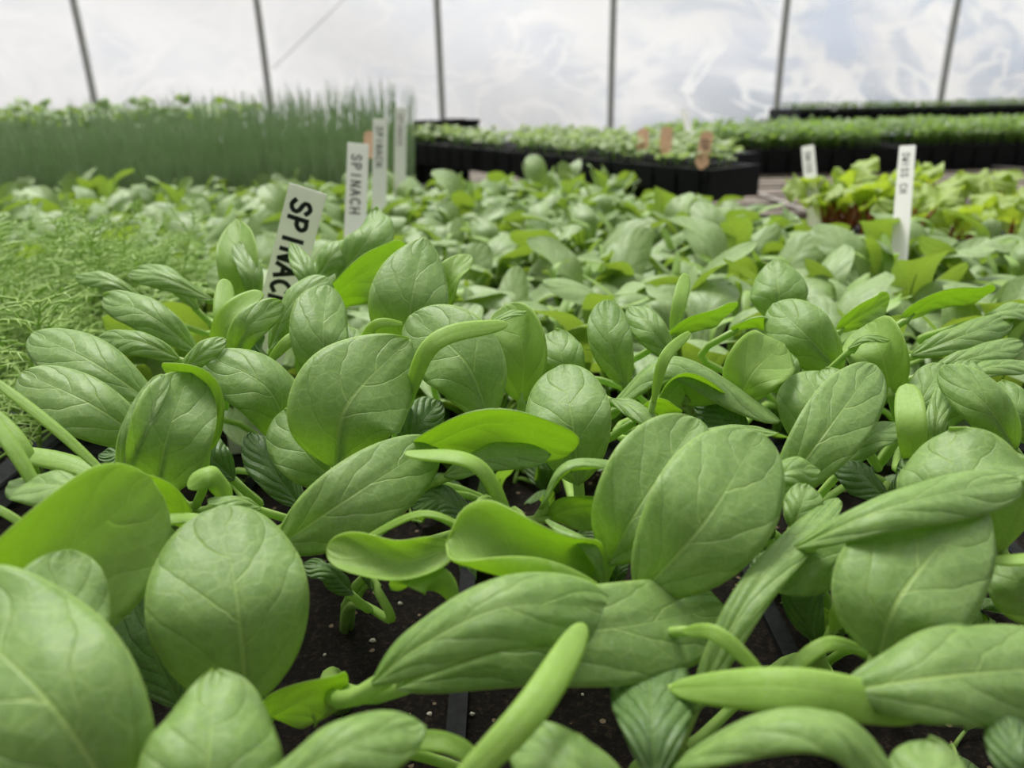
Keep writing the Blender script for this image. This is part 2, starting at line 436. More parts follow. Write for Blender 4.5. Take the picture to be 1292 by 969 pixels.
# ------------------------------------------------------------------ world light: bright overcast sky
w = bpy.data.worlds.new('overcast'); sc.world = w; w.use_nodes = True
b = NB(w.node_tree); w.node_tree.nodes.clear()
tc = b.node('ShaderNodeTexCoord').outputs['Generated']
sp = b.node('ShaderNodeSeparateXYZ'); b.link(tc, sp.inputs[0])
g0 = b.ramp(b.math('MULTIPLY_ADD', sp.outputs[2], 0.5, 0.5), [(0.0, (0.12, 0.115, 0.10, 1)), (0.46, (0.30, 0.31, 0.30, 1)), (0.52, (0.52, 0.555, 0.62, 1)), (0.64, (0.72, 0.745, 0.79, 1)), (1.0, (1.45, 1.44, 1.40, 1))])
bg = b.node('ShaderNodeBackground'); b.link(g0, bg.inputs[0])
# the house is long and dim behind the lens, open sky lies beyond the plastic
b.link(b.math('MULTIPLY', b.math('ADD', 0.23, b.math('MULTIPLY', b.smooth(sp.outputs[1], -0.6, 0.6), 0.90)), 1.12), bg.inputs[1])
wo = b.node('ShaderNodeOutputWorld'); b.link(bg.outputs[0], wo.inputs[0])
sun = bpy.data.lights.new('hazy_sun', 'SUN'); sun.energy = 4.2; sun.angle = math.radians(26); sun.color = (1.0, 0.985, 0.94)
so = bpy.data.objects.new('hazy_sun', sun); COL.objects.link(so)
so.rotation_euler = Vector((0.35, -0.75, -1.25)).to_track_quat('-Z', 'Y').to_euler()
so.location = (0, 2, 6)

# ------------------------------------------------------------------ the near spinach plants, leaf by leaf
def soil_under(x, y):
    """point of the soil seen at pixel (x, y)"""
    d = (_f + _r * ((x - 646) / FPX) + _u * ((484.5 - y) / FPX))
    t = (ZS - 0.004 - CAMP.z) / d.z
    return CAMP + d * t
PLANT_SPOTS = []
SEED = [0]
def L(pts, w, phi=0, phi1=None, cup=-0.35, sh='o', k=None, wave=0.14, st=1.0, fold=0.0, skew=0.0, nostalk=False, bend=.30, arch=.16):
    return dict(pts=pts, w=w, phi=phi, phi1=phi1, cup=cup, sh=sh, k=k, wave=wave, st=st, fold=fold, skew=skew, nostalk=nostalk, bend=bend, arch=arch)
def plant(label, leaves, root=None, group='spinach seedlings in front'):
    bases = [at(*l['pts'][0]) for l in leaves]
    if root is None:
        c = sum(bases, Vector()) / len(bases); rt = Vector((c.x, c.y + 0.004, ZS - 0.004))
    else: rt = soil_under(*root)
    e = empty('spinach_seedling', rt, label, 'seedling', group)
    PLANT_SPOTS.append(rt)
    for l in leaves:
        SEED[0] += 1
        P0 = [at(*p) for p in l['pts']]; ln = sum((P0[i + 1] - P0[i]).length for i in range(len(P0) - 1)) * 100
        # the midrib bows towards the viewer and its tip falls back
        P = [at(q[0], q[1], q[2] + (l['arch'] * ln * (0.35 if i == len(P0) - 1 else (-.55 if i else .15)))) for i, q in enumerate(l['pts'])]
        dm = l['pts'][len(l['pts']) // 2][2]
        W = 0.95 * l['w'] * dm / 100 / FPX
        g = Geo()
        strap = l['sh'] == 'c'
        k = l['k']
        if k is None: k = 'bright' if strap else 'top'
        C, N = blade_geo(g, P, W, l['phi'], l['phi1'], l['cup'] * (1.5 if abs(l['cup']) < .7 else 1.1), l['sh'], refpos=CAMP, nu=34, nv=14 if not strap else 8,
                         thick=0.00042 if not strap else 0.0007, wave=l['wave'] if not strap else 0.03, seed=SEED[0], fold=l['fold'], um=1, skew=l['skew'] or random.Random(SEED[0] * 7).uniform(-.10, .10))
        mats = {'top': (MT['top'], MT['under']), 'bright': (MT['bright'], MT['bright']), 'dark': (MT['dark'], MT['dark'])}[k]
        o = g.build('seed_leaf' if strap else 'leaf', mats, e, off=rt)
        if l['nostalk']: continue
        gs = Geo()
        rnd = random.Random(SEED[0])
        r2 = rt + Vector((rnd.uniform(-.0025, .0025), rnd.uniform(-.0025, .0025), 0))
        s = (0.0010 + 0.0016 * min(W / 0.03, 1.2) * 0.5) * l['st']
        stalk_geo(gs, C, N, r2, r0=s, r1=s * 1.25, bend=l['bend'], W=W, reach=0.5 if abs(l['phi']) < 90 else 0.15)
        gs.build('leaf_stalk', MT['stalk'], o, off=rt)
    return e

# bottom left
plant('spinach seedling whose big blurred leaf fills the bottom left corner', [
    L([(165, 1050, 12.4), (62, 885, 12.6), (-95, 742, 13.6)], 236, 0, cup=-0.3),
    L([(62, 880, 14.0), (76, 790, 14.2), (84, 694, 14.8)], 128, 0, cup=-0.2, sh='r'),
])
plant('spinach seedling with a glowing back-lit leaf at the left edge', [
    L([(-50, 830, 15.4), (60, 722, 16.2), (192, 606, 17.2)], 215, -160, cup=-0.8, sh='o', wave=.03),
    L([(150, 632, 17.4), (80, 612, 17.6), (12, 608, 18)], 66, 48, cup=-0.3, sh='o'),
    L([(243, 668, 19.4), (205, 622, 19.0), (128, 604, 18.6)], 86, 128, cup=-0.5),
    L([(170, 735, 18.2), (195, 662, 18.0), (252, 650, 18.2)], 26, -50, cup=-0.4, sh='c'),
], root=(120, 840))
plant('spinach seedling with the large round leaf standing upright, left of centre', [
    L([(312, 893, 16.0), (301, 770, 16.0), (280, 637, 17.2)], 206, 2, cup=-0.22, sh='r', wave=.05),
    L([(228, 890, 18.2), (188, 800, 18.4), (198, 722, 19.0)], 98, 12, cup=-0.5, k='dark'),
    L([(338, 905, 17.4), (385, 880, 17.2), (438, 868, 17.6)], 92, -135, cup=-0.4),
], root=(305, 925))
plant('spinach seedling pushing two pale blurred leaves up from the bottom edge', [
    L([(250, 1060, 12.0), (262, 960, 12.4), (272, 846, 13.6)], 200, 0, cup=-0.5, sh='p'),
    L([(300, 1030, 11.8), (430, 945, 12.4), (534, 912, 13.0)], 108, -22, cup=-0.6, sh='o'),
], root=(330, 1080))
plant('spinach seedling with one small curled leaf between round and folded leaves', [
    L([(292, 632, 20.0), (268, 598, 19.6), (236, 614, 19.2)], 40, 35, cup=-0.9, k='bright', sh='o'),
    L([(330, 640, 20), (300, 628, 19.6), (262, 632, 19.2)], 30, 60, cup=-0.5, k='top', sh='o'),
    L([(296, 605, 24.0), (262, 570, 24.0), (250, 528, 24.5)], 62, 10, cup=-0.7, k='dark', wave=.25),
    L([(200, 610, 23), (160, 575, 23), (128, 572, 23.4)], 40, 40, cup=-0.5, k='dark', wave=.25),
], root=(285, 655))
plant('spinach seedling with a small bluish crinkled leaf by the bare soil', [
    L([(446, 748, 20.6), (415, 718, 20.2), (384, 712, 20.0)], 44, 45, cup=-0.8, k='dark', wave=.2),
    L([(470, 745, 19.6), (440, 690, 20.4), (490, 662, 21)], 34, -60, cup=-0.3, k='dark'),
    L([(576, 690, 17.6), (500, 712, 17.3), (413, 690, 17.0)], 78, 12, cup=1.35, sh='o', wave=.03),
    L([(590, 664, 17.6), (530, 648, 17.8), (455, 682, 18.2)], 10, 30, cup=0, sh='c'),
], root=(438, 800))
# centre
plant('spinach seedling with the spoon-curled leaf in the middle of the front', [
    L([(768, 748, 17.8), (670, 722, 17.0), (562, 684, 16.7)], 190, 34, cup=2.35, sh='c', k='top', wave=.02, arch=0),
    L([(764, 745, 17.6), (752, 690, 17.6), (690, 655, 18.0)], 44, 75, cup=-0.6, sh='o'),
    L([(575, 775, 17.5), (545, 728, 17.2), (492, 740, 17)], 46, -120, 150, cup=-0.4, k='bright', sh='o'),
], root=(690, 800))
plant('spinach seedling whose two broad pale leaves cross the front centre', [
    L([(468, 862, 15.0), (530, 815, 15.0), (640, 765, 14.9), (776, 768, 15.4)], 112, -28, -14, cup=-0.55, sh='l', wave=.03, st=1.3),
    L([(500, 868, 15.9), (640, 810, 16.0), (790, 790, 16.1), (914, 765, 17.0)], 132, -4, -18, cup=-0.25, sh='l', wave=.04, st=1.3),
], root=(425, 905))
plant('spinach seedling with a yellow-green seed leaf pointing up from the bottom edge', [
    L([(560, 1010, 12.0), (670, 895, 13.0), (738, 787, 14.4)], 50, 0, cup=-0.5, sh='c'),
    L([(800, 1020, 12.8), (720, 960, 12.8), (648, 928, 13.4)], 110, 30, cup=-0.4),
    L([(470, 930, 15.0), (560, 930, 14.6), (612, 962, 14.3)], 44, -50, cup=-0.5, k='bright', sh='c'),
], root=(640, 1040))
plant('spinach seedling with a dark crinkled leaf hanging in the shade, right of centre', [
    L([(826, 985, 13.2), (822, 900, 14.4), (812, 796, 17.0)], 118, 0, cup=-0.35, sh='o', k='dark', wave=.12),  # dark leaf colour stands in for the shade it hangs in
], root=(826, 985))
plant('spinach seedling with two upright veined leaves, one before the other', [
    L([(768, 712, 18.0), (806, 640, 18.0), (880, 528, 19.0)], 124, -6, cup=0.25, sh='o', wave=.06),
    L([(806, 752, 16.8), (892, 655, 16.8), (958, 545, 18.0)], 164, 4, cup=-0.2, sh='o', wave=.04),
    L([(775, 745, 18.5), (780, 715, 18.6), (790, 700, 18.8)], 26, 0, k='dark'),
    L([(935, 765, 18), (960, 720, 18), (985, 690, 18.4)], 50, -40, k='dark'),
], root=(800, 800))
plant('spinach seedling with a narrow bright leaf lying level at bottom right', [
    L([(846, 868, 14.6), (1010, 868, 13.7), (1164, 897, 14.0)], 62, -12, cup=-0.35, sh='c', bend=.05),
    L([(860, 796, 15.4), (905, 800, 14.8), (962, 850, 14.2)], 22, 0, cup=-0.2, sh='c'),
    L([(845, 965, 13.4), (960, 908, 13.0), (1060, 915, 12.7), (1135, 990, 12.3)], 110, -62, -50, cup=-1.0, sh='o', wave=.04),
], root=(850, 1000))
plant('spinach seedling with a long narrow leaf slanting across a bare patch', [
    L([(872, 900, 15.4), (948, 748, 16.4), (1056, 628, 18.4)], 50, -8, -35, cup=-0.25, sh='c', k='top'),
    L([(1098, 822, 16.0), (1040, 812, 16), (976, 862, 15.6)], 22, 20, cup=-0.3, sh='c'),
    L([(1030, 812, 18.0), (1010, 750, 18.3), (1030, 690, 18.6)], 60, 0, cup=-0.5, k='dark', wave=.2),
    L([(1050, 800, 17.6), (1065, 770, 17.6), (1075, 740, 17.8)], 30, 20, k='bright', sh='o'),
], root=(1020, 870))
plant('spinach seedling with the broad spade-shaped leaf upright at the right', [
    L([(1107, 830, 15.0), (1140, 745, 15.3), (1240, 628, 16.6)], 178, 0, cup=-0.3, sh='s', wave=.05),
    L([(1120, 850, 16.5), (1090, 800, 17), (1095, 745, 17.3)], 40, 10, cup=-0.4, k='dark', wave=.2),
], root=(1120, 905))
plant('spinach seedling with a big blurred leaf at the right edge near the bottom', [
    L([(1062, 872, 13.8), (1200, 852, 13.8), (1400, 835, 14.4)], 156, -16, cup=-0.55, sh='o'),
    L([(1190, 1060, 12.0), (1182, 1000, 12.3), (1168, 932, 13.0)], 120, 8, cup=-0.5, sh='r'),
    L([(1330, 1000, 12.6), (1290, 960, 12.6), (1270, 900, 13.2)], 70, 20, cup=-0.5, k='dark'),
], root=(1200, 1080))
plant('spinach seedling with a long pale leaf arching to the right edge', [
    L([(1000, 692, 16.8), (1120, 640, 16.2), (1286, 604, 17.0)], 82, -42, -28, cup=-0.6, sh='l', wave=.03),
    L([(1118, 690, 17.2), (1050, 700, 17.0), (972, 738, 16.7)], 88, 12, cup=-0.5, sh='o'),
], root=(1050, 800))
plant('spinach seedling with a wide crumpled leaf behind the long pale one', [
    L([(1262, 700, 18.2), (1215, 625, 18.4), (1195, 543, 19.2)], 176, -4, cup=-0.4, sh='r', wave=.12),
    L([(1340, 705, 16.3), (1300, 702, 16.3), (1250, 706, 16.5)], 26, 55, cup=-0.3, sh='c'),
    L([(1330, 790, 17), (1290, 740, 17), (1262, 708, 17.3)], 80, 10, cup=-0.3),
], root=(1290, 820))
plant('spinach seedling with a long straight-veined leaf leaning up to the right', [
    L([(975, 636, 20.2), (1042, 545, 20.8), (1104, 460, 22.4)], 90, 4, cup=-0.2, sh='o', wave=.04),
    L([(958, 612, 19.4), (995, 594, 19.3), (1034, 592, 19.4)], 48, -30, cup=-0.5, sh='o'),
    L([(1000, 668, 18.4), (1012, 635, 18.6), (1020, 612, 18.9)], 54, 0, cup=-0.5, sh='o'),
    L([(975, 680, 19), (960, 640, 19), (965, 600, 19.4)], 60, 30, cup=-0.5, k='dark'),
], root=(985, 720))
plant('spinach seedling with a bright back-lit strip of a leaf standing straight', [
    L([(1151, 592, 21.0), (1148, 535, 21.0), (1143, 486, 21.6)], 38, 176, cup=-0.2, sh='c'),
    L([(1052, 598, 21.6), (1095, 552, 21.4), (1140, 534, 21.8)], 42, -40, cup=-0.4, sh='o'),
    L([(1120, 628, 20.5), (1090, 600, 20.6), (1060, 580, 21)], 60, 40, cup=-0.5, k='dark', wave=.2),
    L([(1130, 628, 20.5), (1150, 590, 20.6), (1170, 575, 21)], 50, -40, cup=-0.5, k='dark', wave=.2),
    L([(1186, 578, 22.4), (1182, 530, 22.6), (1200, 478, 23.6)], 28, 10, cup=-0.3, sh='c', k='top'),
], root=(1125, 655))
plant('spinach seedling with a drooping veined leaf at the right edge', [
    L([(1282, 568, 22.4), (1246, 512, 22.3), (1188, 462, 23.0)], 70, 18, cup=-0.5, sh='o', wave=.04),
    L([(1310, 560, 23.0), (1290, 520, 23.0), (1262, 480, 23.6)], 60, 30, cup=-0.5, sh='o'),
    L([(1330, 620, 21.5), (1290, 575, 21.5), (1255, 572, 21.8)], 50, 100, cup=-0.4),
], root=(1310, 640))
plant('spinach seedling carrying a level leaf with a glowing underside, centre', [
    L([(520, 572, 21.4), (622, 532, 20.9), (726, 566, 21.2)], 112, -140, cup=-1.0, sh='o', wave=.02),
    L([(560, 600, 20.6), (620, 572, 20.3), (694, 572, 20.4)], 54, -38, cup=-0.6, sh='o'),
    L([(645, 652, 19.4), (600, 582, 18.9), (511, 570, 19.0)], 30, 40, 60, cup=-0.3, sh='c'),
    L([(680, 640, 19.8), (715, 582, 19.3), (800, 584, 19.8)], 66, -98, cup=-0.9, sh='o', wave=.03),
    L([(600, 660, 20.6), (560, 630, 20.8), (520, 640, 21.2)], 50, 30, cup=-0.4, k='dark'),
    L([(690, 650, 20), (735, 640, 19.8), (780, 645, 20)], 60, -150, cup=-0.6),
], root=(640, 690))
plant('spinach seedling with a broad pointed leaf showing its yellow midrib, left of centre', [
    L([(424, 592, 21.4), (438, 510, 21.6), (516, 428, 22.8)], 158, -6, cup=-0.25, sh='p', wave=.05),
    L([(428, 612, 22.0), (385, 570, 22.2), (358, 518, 22.6)], 84, 6, cup=-0.3),
    L([(346, 692, 19.6), (440, 628, 19.6), (550, 558, 21.0)], 108, -10, cup=-0.25, sh='o', wave=.04),
    L([(505, 570, 23.2), (530, 535, 23.2), (556, 505, 23.8)], 54, 10, cup=-0.7, k='dark', wave=.2),
], root=(415, 700))
plant('spinach seedling with a downward arching veined leaf left of the pointed one', [
    L([(372, 566, 23.8), (338, 490, 23.2), (260, 448, 23.2)], 92, 22, cup=-0.45, sh='o', wave=.04),
    L([(225, 474, 23.2), (255, 446, 23.2), (284, 427, 23.6)], 32, -20, cup=-0.4, sh='o'),
    L([(380, 640, 22.6), (345, 590, 22.8), (318, 545, 23.2)], 66, 25, cup=-0.4, k='dark'),
], root=(350, 600))
plant('spinach seedling with one leaf folded down over another, left', [
    L([(194, 630, 21.0), (212, 548, 21.0), (238, 470, 21.8)], 104, 4, cup=0.3, sh='r', wave=.03, k='top'),
    L([(262, 570, 22.2), (262, 490, 22.4), (205, 462, 22.2)], 56, 165, 120, cup=-0.5, sh='o', wave=.02),
    L([(148, 612, 20.7), (166, 545, 20.6), (206, 472, 21.2)], 44, -35, cup=-0.3, sh='l', wave=.02),
], root=(210, 650))
plant('spinach seedling with two long pale leaves pointing left towards the dill', [
    L([(190, 560, 22.2), (112, 508, 22.0), (28, 470, 22.2)], 92, 20, cup=-0.4, sh='o', wave=.03),
    L([(198, 512, 24.6), (120, 458, 24.8), (40, 420, 25.6)], 84, 24, cup=-0.4, sh='o', wave=.03),
], root=(215, 600))
plant('spinach seedling with two rounded leaves pointing left, behind the paler pair', [
    L([(250, 444, 27.8), (190, 398, 27.8), (130, 374, 28.6)], 56, 22, cup=-0.5),
    L([(226, 452, 26.8), (175, 430, 26.8), (122, 428, 27.2)], 42, 26, cup=-0.5),
    L([(268, 378, 31), (212, 352, 31), (163, 344, 31.6)], 32, 30, cup=-0.6),
    L([(184, 382, 31), (140, 355, 31), (95, 348, 31.6)], 30, 30, cup=-0.6),
], root=(250, 470))
plant('spinach seedling with narrow upright leaves below the first white marker', [
    L([(283, 450, 27.4), (282, 400, 27.4), (284, 352, 28.2)], 28, 5, cup=-0.2, sh='c'),
    L([(273, 456, 26.6), (288, 404, 26.4), (330, 369, 27.0)], 32, 150, cup=-0.4, sh='c', k='bright'),
    L([(290, 456, 26.0), (314, 412, 25.8), (356, 381, 26.4)], 44, -8, cup=-0.3, sh='o'),
    L([(350, 462, 26.4), (330, 440, 26.4), (334, 424, 26.8)], 30, 60, cup=-0.9, k='dark'),
    L([(340, 456, 26), (362, 432, 26), (386, 416, 26.4)], 18, -20, cup=-0.3, sh='c'),
], root=(305, 500))
plant('spinach seedling with a tall oval leaf in front of the lettered marker', [
    L([(424, 500, 26.2), (408, 425, 26.2), (414, 360, 27.4)], 82, 8, cup=-0.4, sh='o', wave=.04),
    L([(340, 440, 28.6), (368, 382, 28.8), (414, 350, 29.2)], 62, -35, cup=-0.6, sh='l'),
    L([(400, 402, 31), (445, 352, 31), (512, 315, 32)], 78, -138, cup=-0.5, sh='o'),
    L([(440, 470, 26.4), (470, 412, 25.6), (508, 408, 25.6)], 14, -20, cup=-0.2, sh='c'),
    L([(480, 470, 26.8), (450, 440, 27), (430, 410, 27.6)], 60, 20, cup=-0.4),
], root=(430, 560))
plant('spinach seedling with the tallest smooth leaf above the centre', [
    L([(512, 450, 27.6), (520, 375, 27.6), (536, 300, 28.6)], 108, 0, cup=-0.3, sh='s', wave=.03),
    L([(618, 528, 24.0), (586, 455, 24.4), (518, 397, 25.4)], 118, 8, cup=-0.3, sh='o', wave=.04),
    L([(512, 512, 22.8), (548, 432, 22.4), (640, 408, 22.9)], 28, -28, cup=-0.25, sh='c'),
    L([(560, 400, 29), (570, 350, 29), (592, 322, 29.4)], 40, 150, cup=-0.4, sh='o'),
], root=(565, 580))
plant('spinach seedling with a deep cupped leaf, dark inside, above the centre', [
    L([(658, 508, 26.0), (660, 440, 26.2), (638, 386, 26.6)], 84, 178, cup=-0.9, sh='o', wave=.03),
    L([(600, 420, 26.0), (640, 396, 25.8), (664, 392, 26)], 20, -60, cup=-0.4, sh='o'),
    L([(720, 500, 26.6), (710, 455, 26.6), (700, 416, 27.2)], 66, 0, cup=-0.3),
    L([(730, 612, 22.4), (722, 530, 22.4), (706, 461, 23.6)], 120, -2, cup=-0.3, sh='o', wave=.05),
], root=(700, 620))
plant('spinach seedling with a wide arching leaf and glowing hollow beneath, right of centre', [
    L([(764, 520, 24.6), (850, 452, 24.8), (985, 530, 24.0)], 76, -66, cup=-0.8, sh='o', wave=.03),
    L([(830, 522, 24.2), (862, 482, 24.2), (912, 505, 24.2)], 62, -140, cup=-0.6, sh='o', wave=.03),
    L([(824, 508, 22.4), (838, 452, 22.5), (870, 419, 23.0)], 16, 0, cup=-0.2, sh='c'),
    L([(770, 502, 23.4), (815, 520, 22.8), (852, 562, 22.4)], 40, -50, cup=-0.5, sh='o'),
    L([(796, 530, 23.4), (830, 510, 23.4), (858, 522, 23.4)], 42, -130, cup=-0.5, sh='o'),
    L([(860, 548, 22.0), (920, 538, 22.0), (980, 545, 22.2)], 30, -62, cup=-0.5, sh='o'),
    L([(905, 560, 22), (935, 556, 22), (965, 575, 21.8)], 40, -110, cup=-0.5, sh='o'),
], root=(850, 600))
plant('spinach seedling with a plain upright leaf beside a dark gap, right of centre', [
    L([(790, 488, 26.0), (770, 430, 26.2), (765, 378, 26.8)], 60, 4, cup=-0.3, sh='o', wave=.03),
    L([(852, 456, 27.0), (824, 418, 27.2), (796, 386, 28)], 46, 14, cup=-0.4),
    L([(842, 424, 28.0), (882, 400, 28.0), (930, 386, 28.4)], 44, -125, cup=-0.7, sh='o'),
    L([(848, 420, 28), (858, 380, 28.4), (866, 345, 29)], 20, 10, cup=-0.2, sh='c'),
], root=(820, 530))
plant('spinach seedling with a bright translucent leaf held like a spoon, right', [
    L([(930, 512, 25.0), (950, 470, 25.0), (988, 434, 25.8)], 84, 176, cup=-0.3, sh='o', wave=.10),
    L([(1062, 470, 27.0), (1015, 420, 27.2), (975, 383, 28.2)], 84, 10, cup=-0.4, sh='o', wave=.03),
    L([(922, 416, 29), (960, 400, 29), (1000, 416, 29)], 42, -115, cup=-0.6, sh='o'),
    L([(995, 500, 26), (985, 470, 26.2), (975, 440, 26.8)], 60, 0, cup=-0.4),
    L([(945, 560, 24), (915, 520, 24.4), (880, 500, 24.8)], 60, 30, cup=-0.4, k='dark'),
], root=(985, 560))
plant('spinach seedling with a smooth peaked leaf, far right of the bright spoon leaf', [
    L([(984, 405, 32.6), (982, 365, 32.8), (976, 328, 33.6)], 82, 2, cup=-0.7, sh='p', wave=.03),
    L([(1056, 418, 29), (1085, 398, 29), (1122, 378, 29.6)], 44, -150, cup=-0.5),
    L([(1010, 560, 24.2), (1022, 510, 24.4), (1036, 468, 25.2)], 90, 0, cup=-0.5, sh='o', wave=.04),
    L([(1085, 545, 24), (1062, 500, 24.2), (1040, 465, 25)], 62, 10, cup=-0.4),
], root=(1040, 590))
plant('spinach seedling with a hooded leaf lit from behind, right side', [
    L([(1125, 498, 25.0), (1112, 445, 25.2), (1094, 410, 26.0)], 84, 172, cup=-0.8, sh='o', wave=.03),
    L([(1070, 440, 25.0), (1092, 424, 24.7), (1122, 428, 24.7)], 20, -60, cup=-0.4),
    L([(1140, 540, 24), (1165, 500, 24), (1192, 458, 24.6)], 60, -10, cup=-0.5),
    L([(1175, 545, 23.6), (1205, 500, 23.8), (1225, 455, 24.6)], 62, -10, cup=-0.6),
], root=(1140, 590))
plant('spinach seedling with flat leaves fanning right below the chard', [
    L([(1138, 402, 30.0), (1185, 374, 30.2), (1250, 368, 30.8)], 50, -125, cup=-0.5),
    L([(1150, 448, 28.0), (1210, 425, 28.0), (1275, 402, 28.8)], 48, -24, cup=-0.5),
    L([(1170, 470, 27.0), (1230, 450, 27.0), (1290, 432, 27.6)], 44, -30, cup=-0.5),
    L([(1200, 480, 26.4), (1250, 462, 26.4), (1310, 458, 27)], 40, -50, cup=-0.5),
    L([(1240, 400, 29.4), (1275, 390, 29.4), (1320, 388, 29.8)], 44, -50, cup=-0.5),
], root=(1190, 520))
plant('spinach seedling with a tall folded leaf left of the first white marker', [
    L([(303, 392, 32.8), (304, 332, 33.4), (298, 277, 34.6)], 58, 165, cup=-0.7, sh='p', wave=.02),
    L([(320, 385, 32.6), (318, 345, 32.6), (300, 305, 33.4)], 34, 20, cup=-0.3, sh='o'),
    L([(250, 390, 33), (215, 350, 33), (170, 340, 33.4)], 34, 30, cup=-0.5),
], root=(300, 440))
plant('spinach seedling with one leaf lapping over the lettered marker', [
    L([(398, 372, 31.6), (384, 340, 31.8), (366, 306, 32.8)], 30, 0, cup=-0.3, sh='p'),
    L([(425, 352, 33), (465, 300, 33.4), (478, 262, 34.6)], 66, -20, cup=-0.7, sh='p'),
    L([(398, 352, 33), (420, 322, 33.2), (450, 305, 33.8)], 46, -30, cup=-0.5),
], root=(420, 420))

# seedlings of a neighbouring tray whose narrow leaves cross the left edge
def long_leaf_seedling(label, blades, root):
    rt = soil_under(*root)
    e = empty('grassy_seedling', rt, label, 'seedling')
    for pts, wpx, phi in blades:
        SEED[0] += 1
        P = [at(*p) for p in pts]
        g = Geo(); W = wpx * pts[1][2] / 100 / FPX
        C, N = blade_geo(g, P, W, phi, cup=-0.4, sh='c', refpos=CAMP, nu=24, nv=6, thick=0.0006, wave=.01, seed=SEED[0])
        gs = Geo(); stalk_geo(gs, C, N, rt, r0=W * .22, r1=W * .26)
        o = g.build('leaf', (MT['bright'], MT['bright']), e, off=rt)
        gs.build('leaf_stalk', MT['stalk'], o, off=rt)
long_leaf_seedling('thin-leaved seedling whose straps cross the left edge above the tray rim', [
    ([(142, 606, 19.6), (70, 540, 19.6), (-14, 474, 20)], 15, 20),
    ([(60, 640, 18.0), (20, 570, 18.0), (-30, 500, 18.6)], 20, 20),
], (150, 680))
long_leaf_seedling('low strap-leaved seedling lying along the left tray rim', [
    ([(150, 612, 20.6), (90, 584, 20.8), (10, 568, 21.2)], 30, 35),
    ([(50, 610, 21), (30, 560, 21), (-10, 515, 21.4)], 16, 20),
    ([(60, 690, 18.6), (20, 655, 18.4), (-30, 628, 18.4)], 12, 20),
], (165, 660))

# ------------------------------------------------------------------ prototypes for the seedlings farther off
def fan_plant(seed, nleaf, hgt, kind='spinach', lod=0):
    """leaf records of one seedling around the origin: (geo for blade, geo for stalk, isstrap)"""
    rr = random.Random(seed); out = []
    a0 = rr.uniform(0, 6.28)
    for i in range(nleaf):
        strap = kind == 'spinach' and i < 2
        a = a0 + i * 2.399 + rr.uniform(-.35, .35)
        o = Vector((math.cos(a), math.sin(a), 0))
        rise = rr.uniform(0.55, 1.0)
        if strap:
            LL = rr.uniform(0.030, 0.042); W = rr.uniform(0.0050, 0.0070); zb = hgt * rr.uniform(.35, .5); rb = rr.uniform(.008, .014)
        else:
            LL = rr.uniform(0.043, 0.060) * (0.8 + 0.2 * rise); W = LL * rr.uniform(0.36, 0.52); zb = hgt * rr.uniform(.30, .52) * rise; rb = rr.uniform(.008, .018)
        el = math.radians(rr.uniform(22, 86)); dr = math.radians(rr.uniform(15, 95))
        base = o * rb + Vector((0, 0, zb))
        mid = base + (o * math.cos(el) + Vector((0, 0, math.sin(el)))) * LL * .5
        el2 = el - dr
        tip = mid + (o * math.cos(el2) + Vector((0, 0, math.sin(el2)))) * LL * .5
        refv = (Vector((0, 0, 1)) * 1.0 - o * 0.8).normalized()
        g = Geo(); nu, nv = ((16, 8), (9, 4), (6, 2))[lod]
        C, N = blade_geo(g, [base, mid, tip], W, rr.uniform(-35, 35), rr.uniform(-45, 45), cup=rr.uniform(-.9, -.1) if rr.random() < .8 else .6,
                         sh='c' if strap else rr.choice('oool p'.replace(' ', '')), ref=refv, nu=nu, nv=nv if not strap else 4 if lod < 2 else 2, thick=0, wave=rr.uniform(.04, .14), seed=seed * 31 + i)
        gs = Geo(); stalk_geo(gs, C, N, Vector((rr.uniform(-.002, .002), rr.uniform(-.002, .002), 0)), 0.0011 if not strap else .0008, 0.0014, ns=5 if lod == 0 else 3)
        out.append((g, gs, strap))
    return out
def copy_tree(o, parent=None):
    c = o.copy(); COL.objects.link(c)
    if parent is not None: c.parent = parent
    for ch in list(KIDS.get(o.name, ())): copy_tree(ch, c)
    return c
KIDS = {}
def proto_plant(name, seed, nleaf, hgt):
    e = empty(name, (0, 0, -5)); KIDS[e.name] = []
    for g, gs, strap in fan_plant(seed, nleaf, hgt):
        o = g.build('seed_leaf' if strap else 'leaf', MT['farbright'] if strap else MT['far'], e)
        s = gs.build('leaf_stalk', MT['stalk'], o)
        KIDS[e.name].append(o); KIDS[o.name] = [s]
    return e
def single_plant(name, seed, nleaf, hgt, lod=1):
    G = Geo()
    for g, gs, strap in fan_plant(seed, nleaf, hgt, lod=lod):
        G.add(g.v, g.f, g.uv, 1 if strap else 0); G.add(gs.v, gs.f, gs.uv, 2)
    return G
def in_view(p, mx=60, my=60):
    x, y, d = px_of(p)
    return d > 0 and -mx < x < 1292 + mx and -my < y < 969 + my * 3

CHARD = (0.335, 0.90, 0.70, 0.99)
SMALLCHARD = (0.335, 0.39, 0.80, 0.99)
def bed(x, y):
    """is there spinach growing here?"""
    if y < 0.36: return False
    if x < -0.235:
        return (y > 0.60) and y < 1.22
    if x > 0.31 and y > 0.675: return False
    if y > 0.93: return x < 0.17 and y < 1.2
    if y > 0.80 and x > 0.26: return False
    return True
spots = []
PIT = 0.048
for j in range(60):
    for i in range(-40, 41):
        x = i * PIT + (PIT / 2 if j % 2 else 0) + RND.uniform(-.009, .009); y = 0.20 + j * PIT * .94 + RND.uniform(-.009, .009)
        if not bed(x, y): continue
        if not in_view(Vector((x, y, ZS + .06)), 40, 30): continue
        if any((Vector((x, y, 0)) - Vector((q.x, q.y, 0))).length < .022 for q in PLANT_SPOTS): continue
        spots.append((x, y))
spots.sort(key=lambda p: p[1])
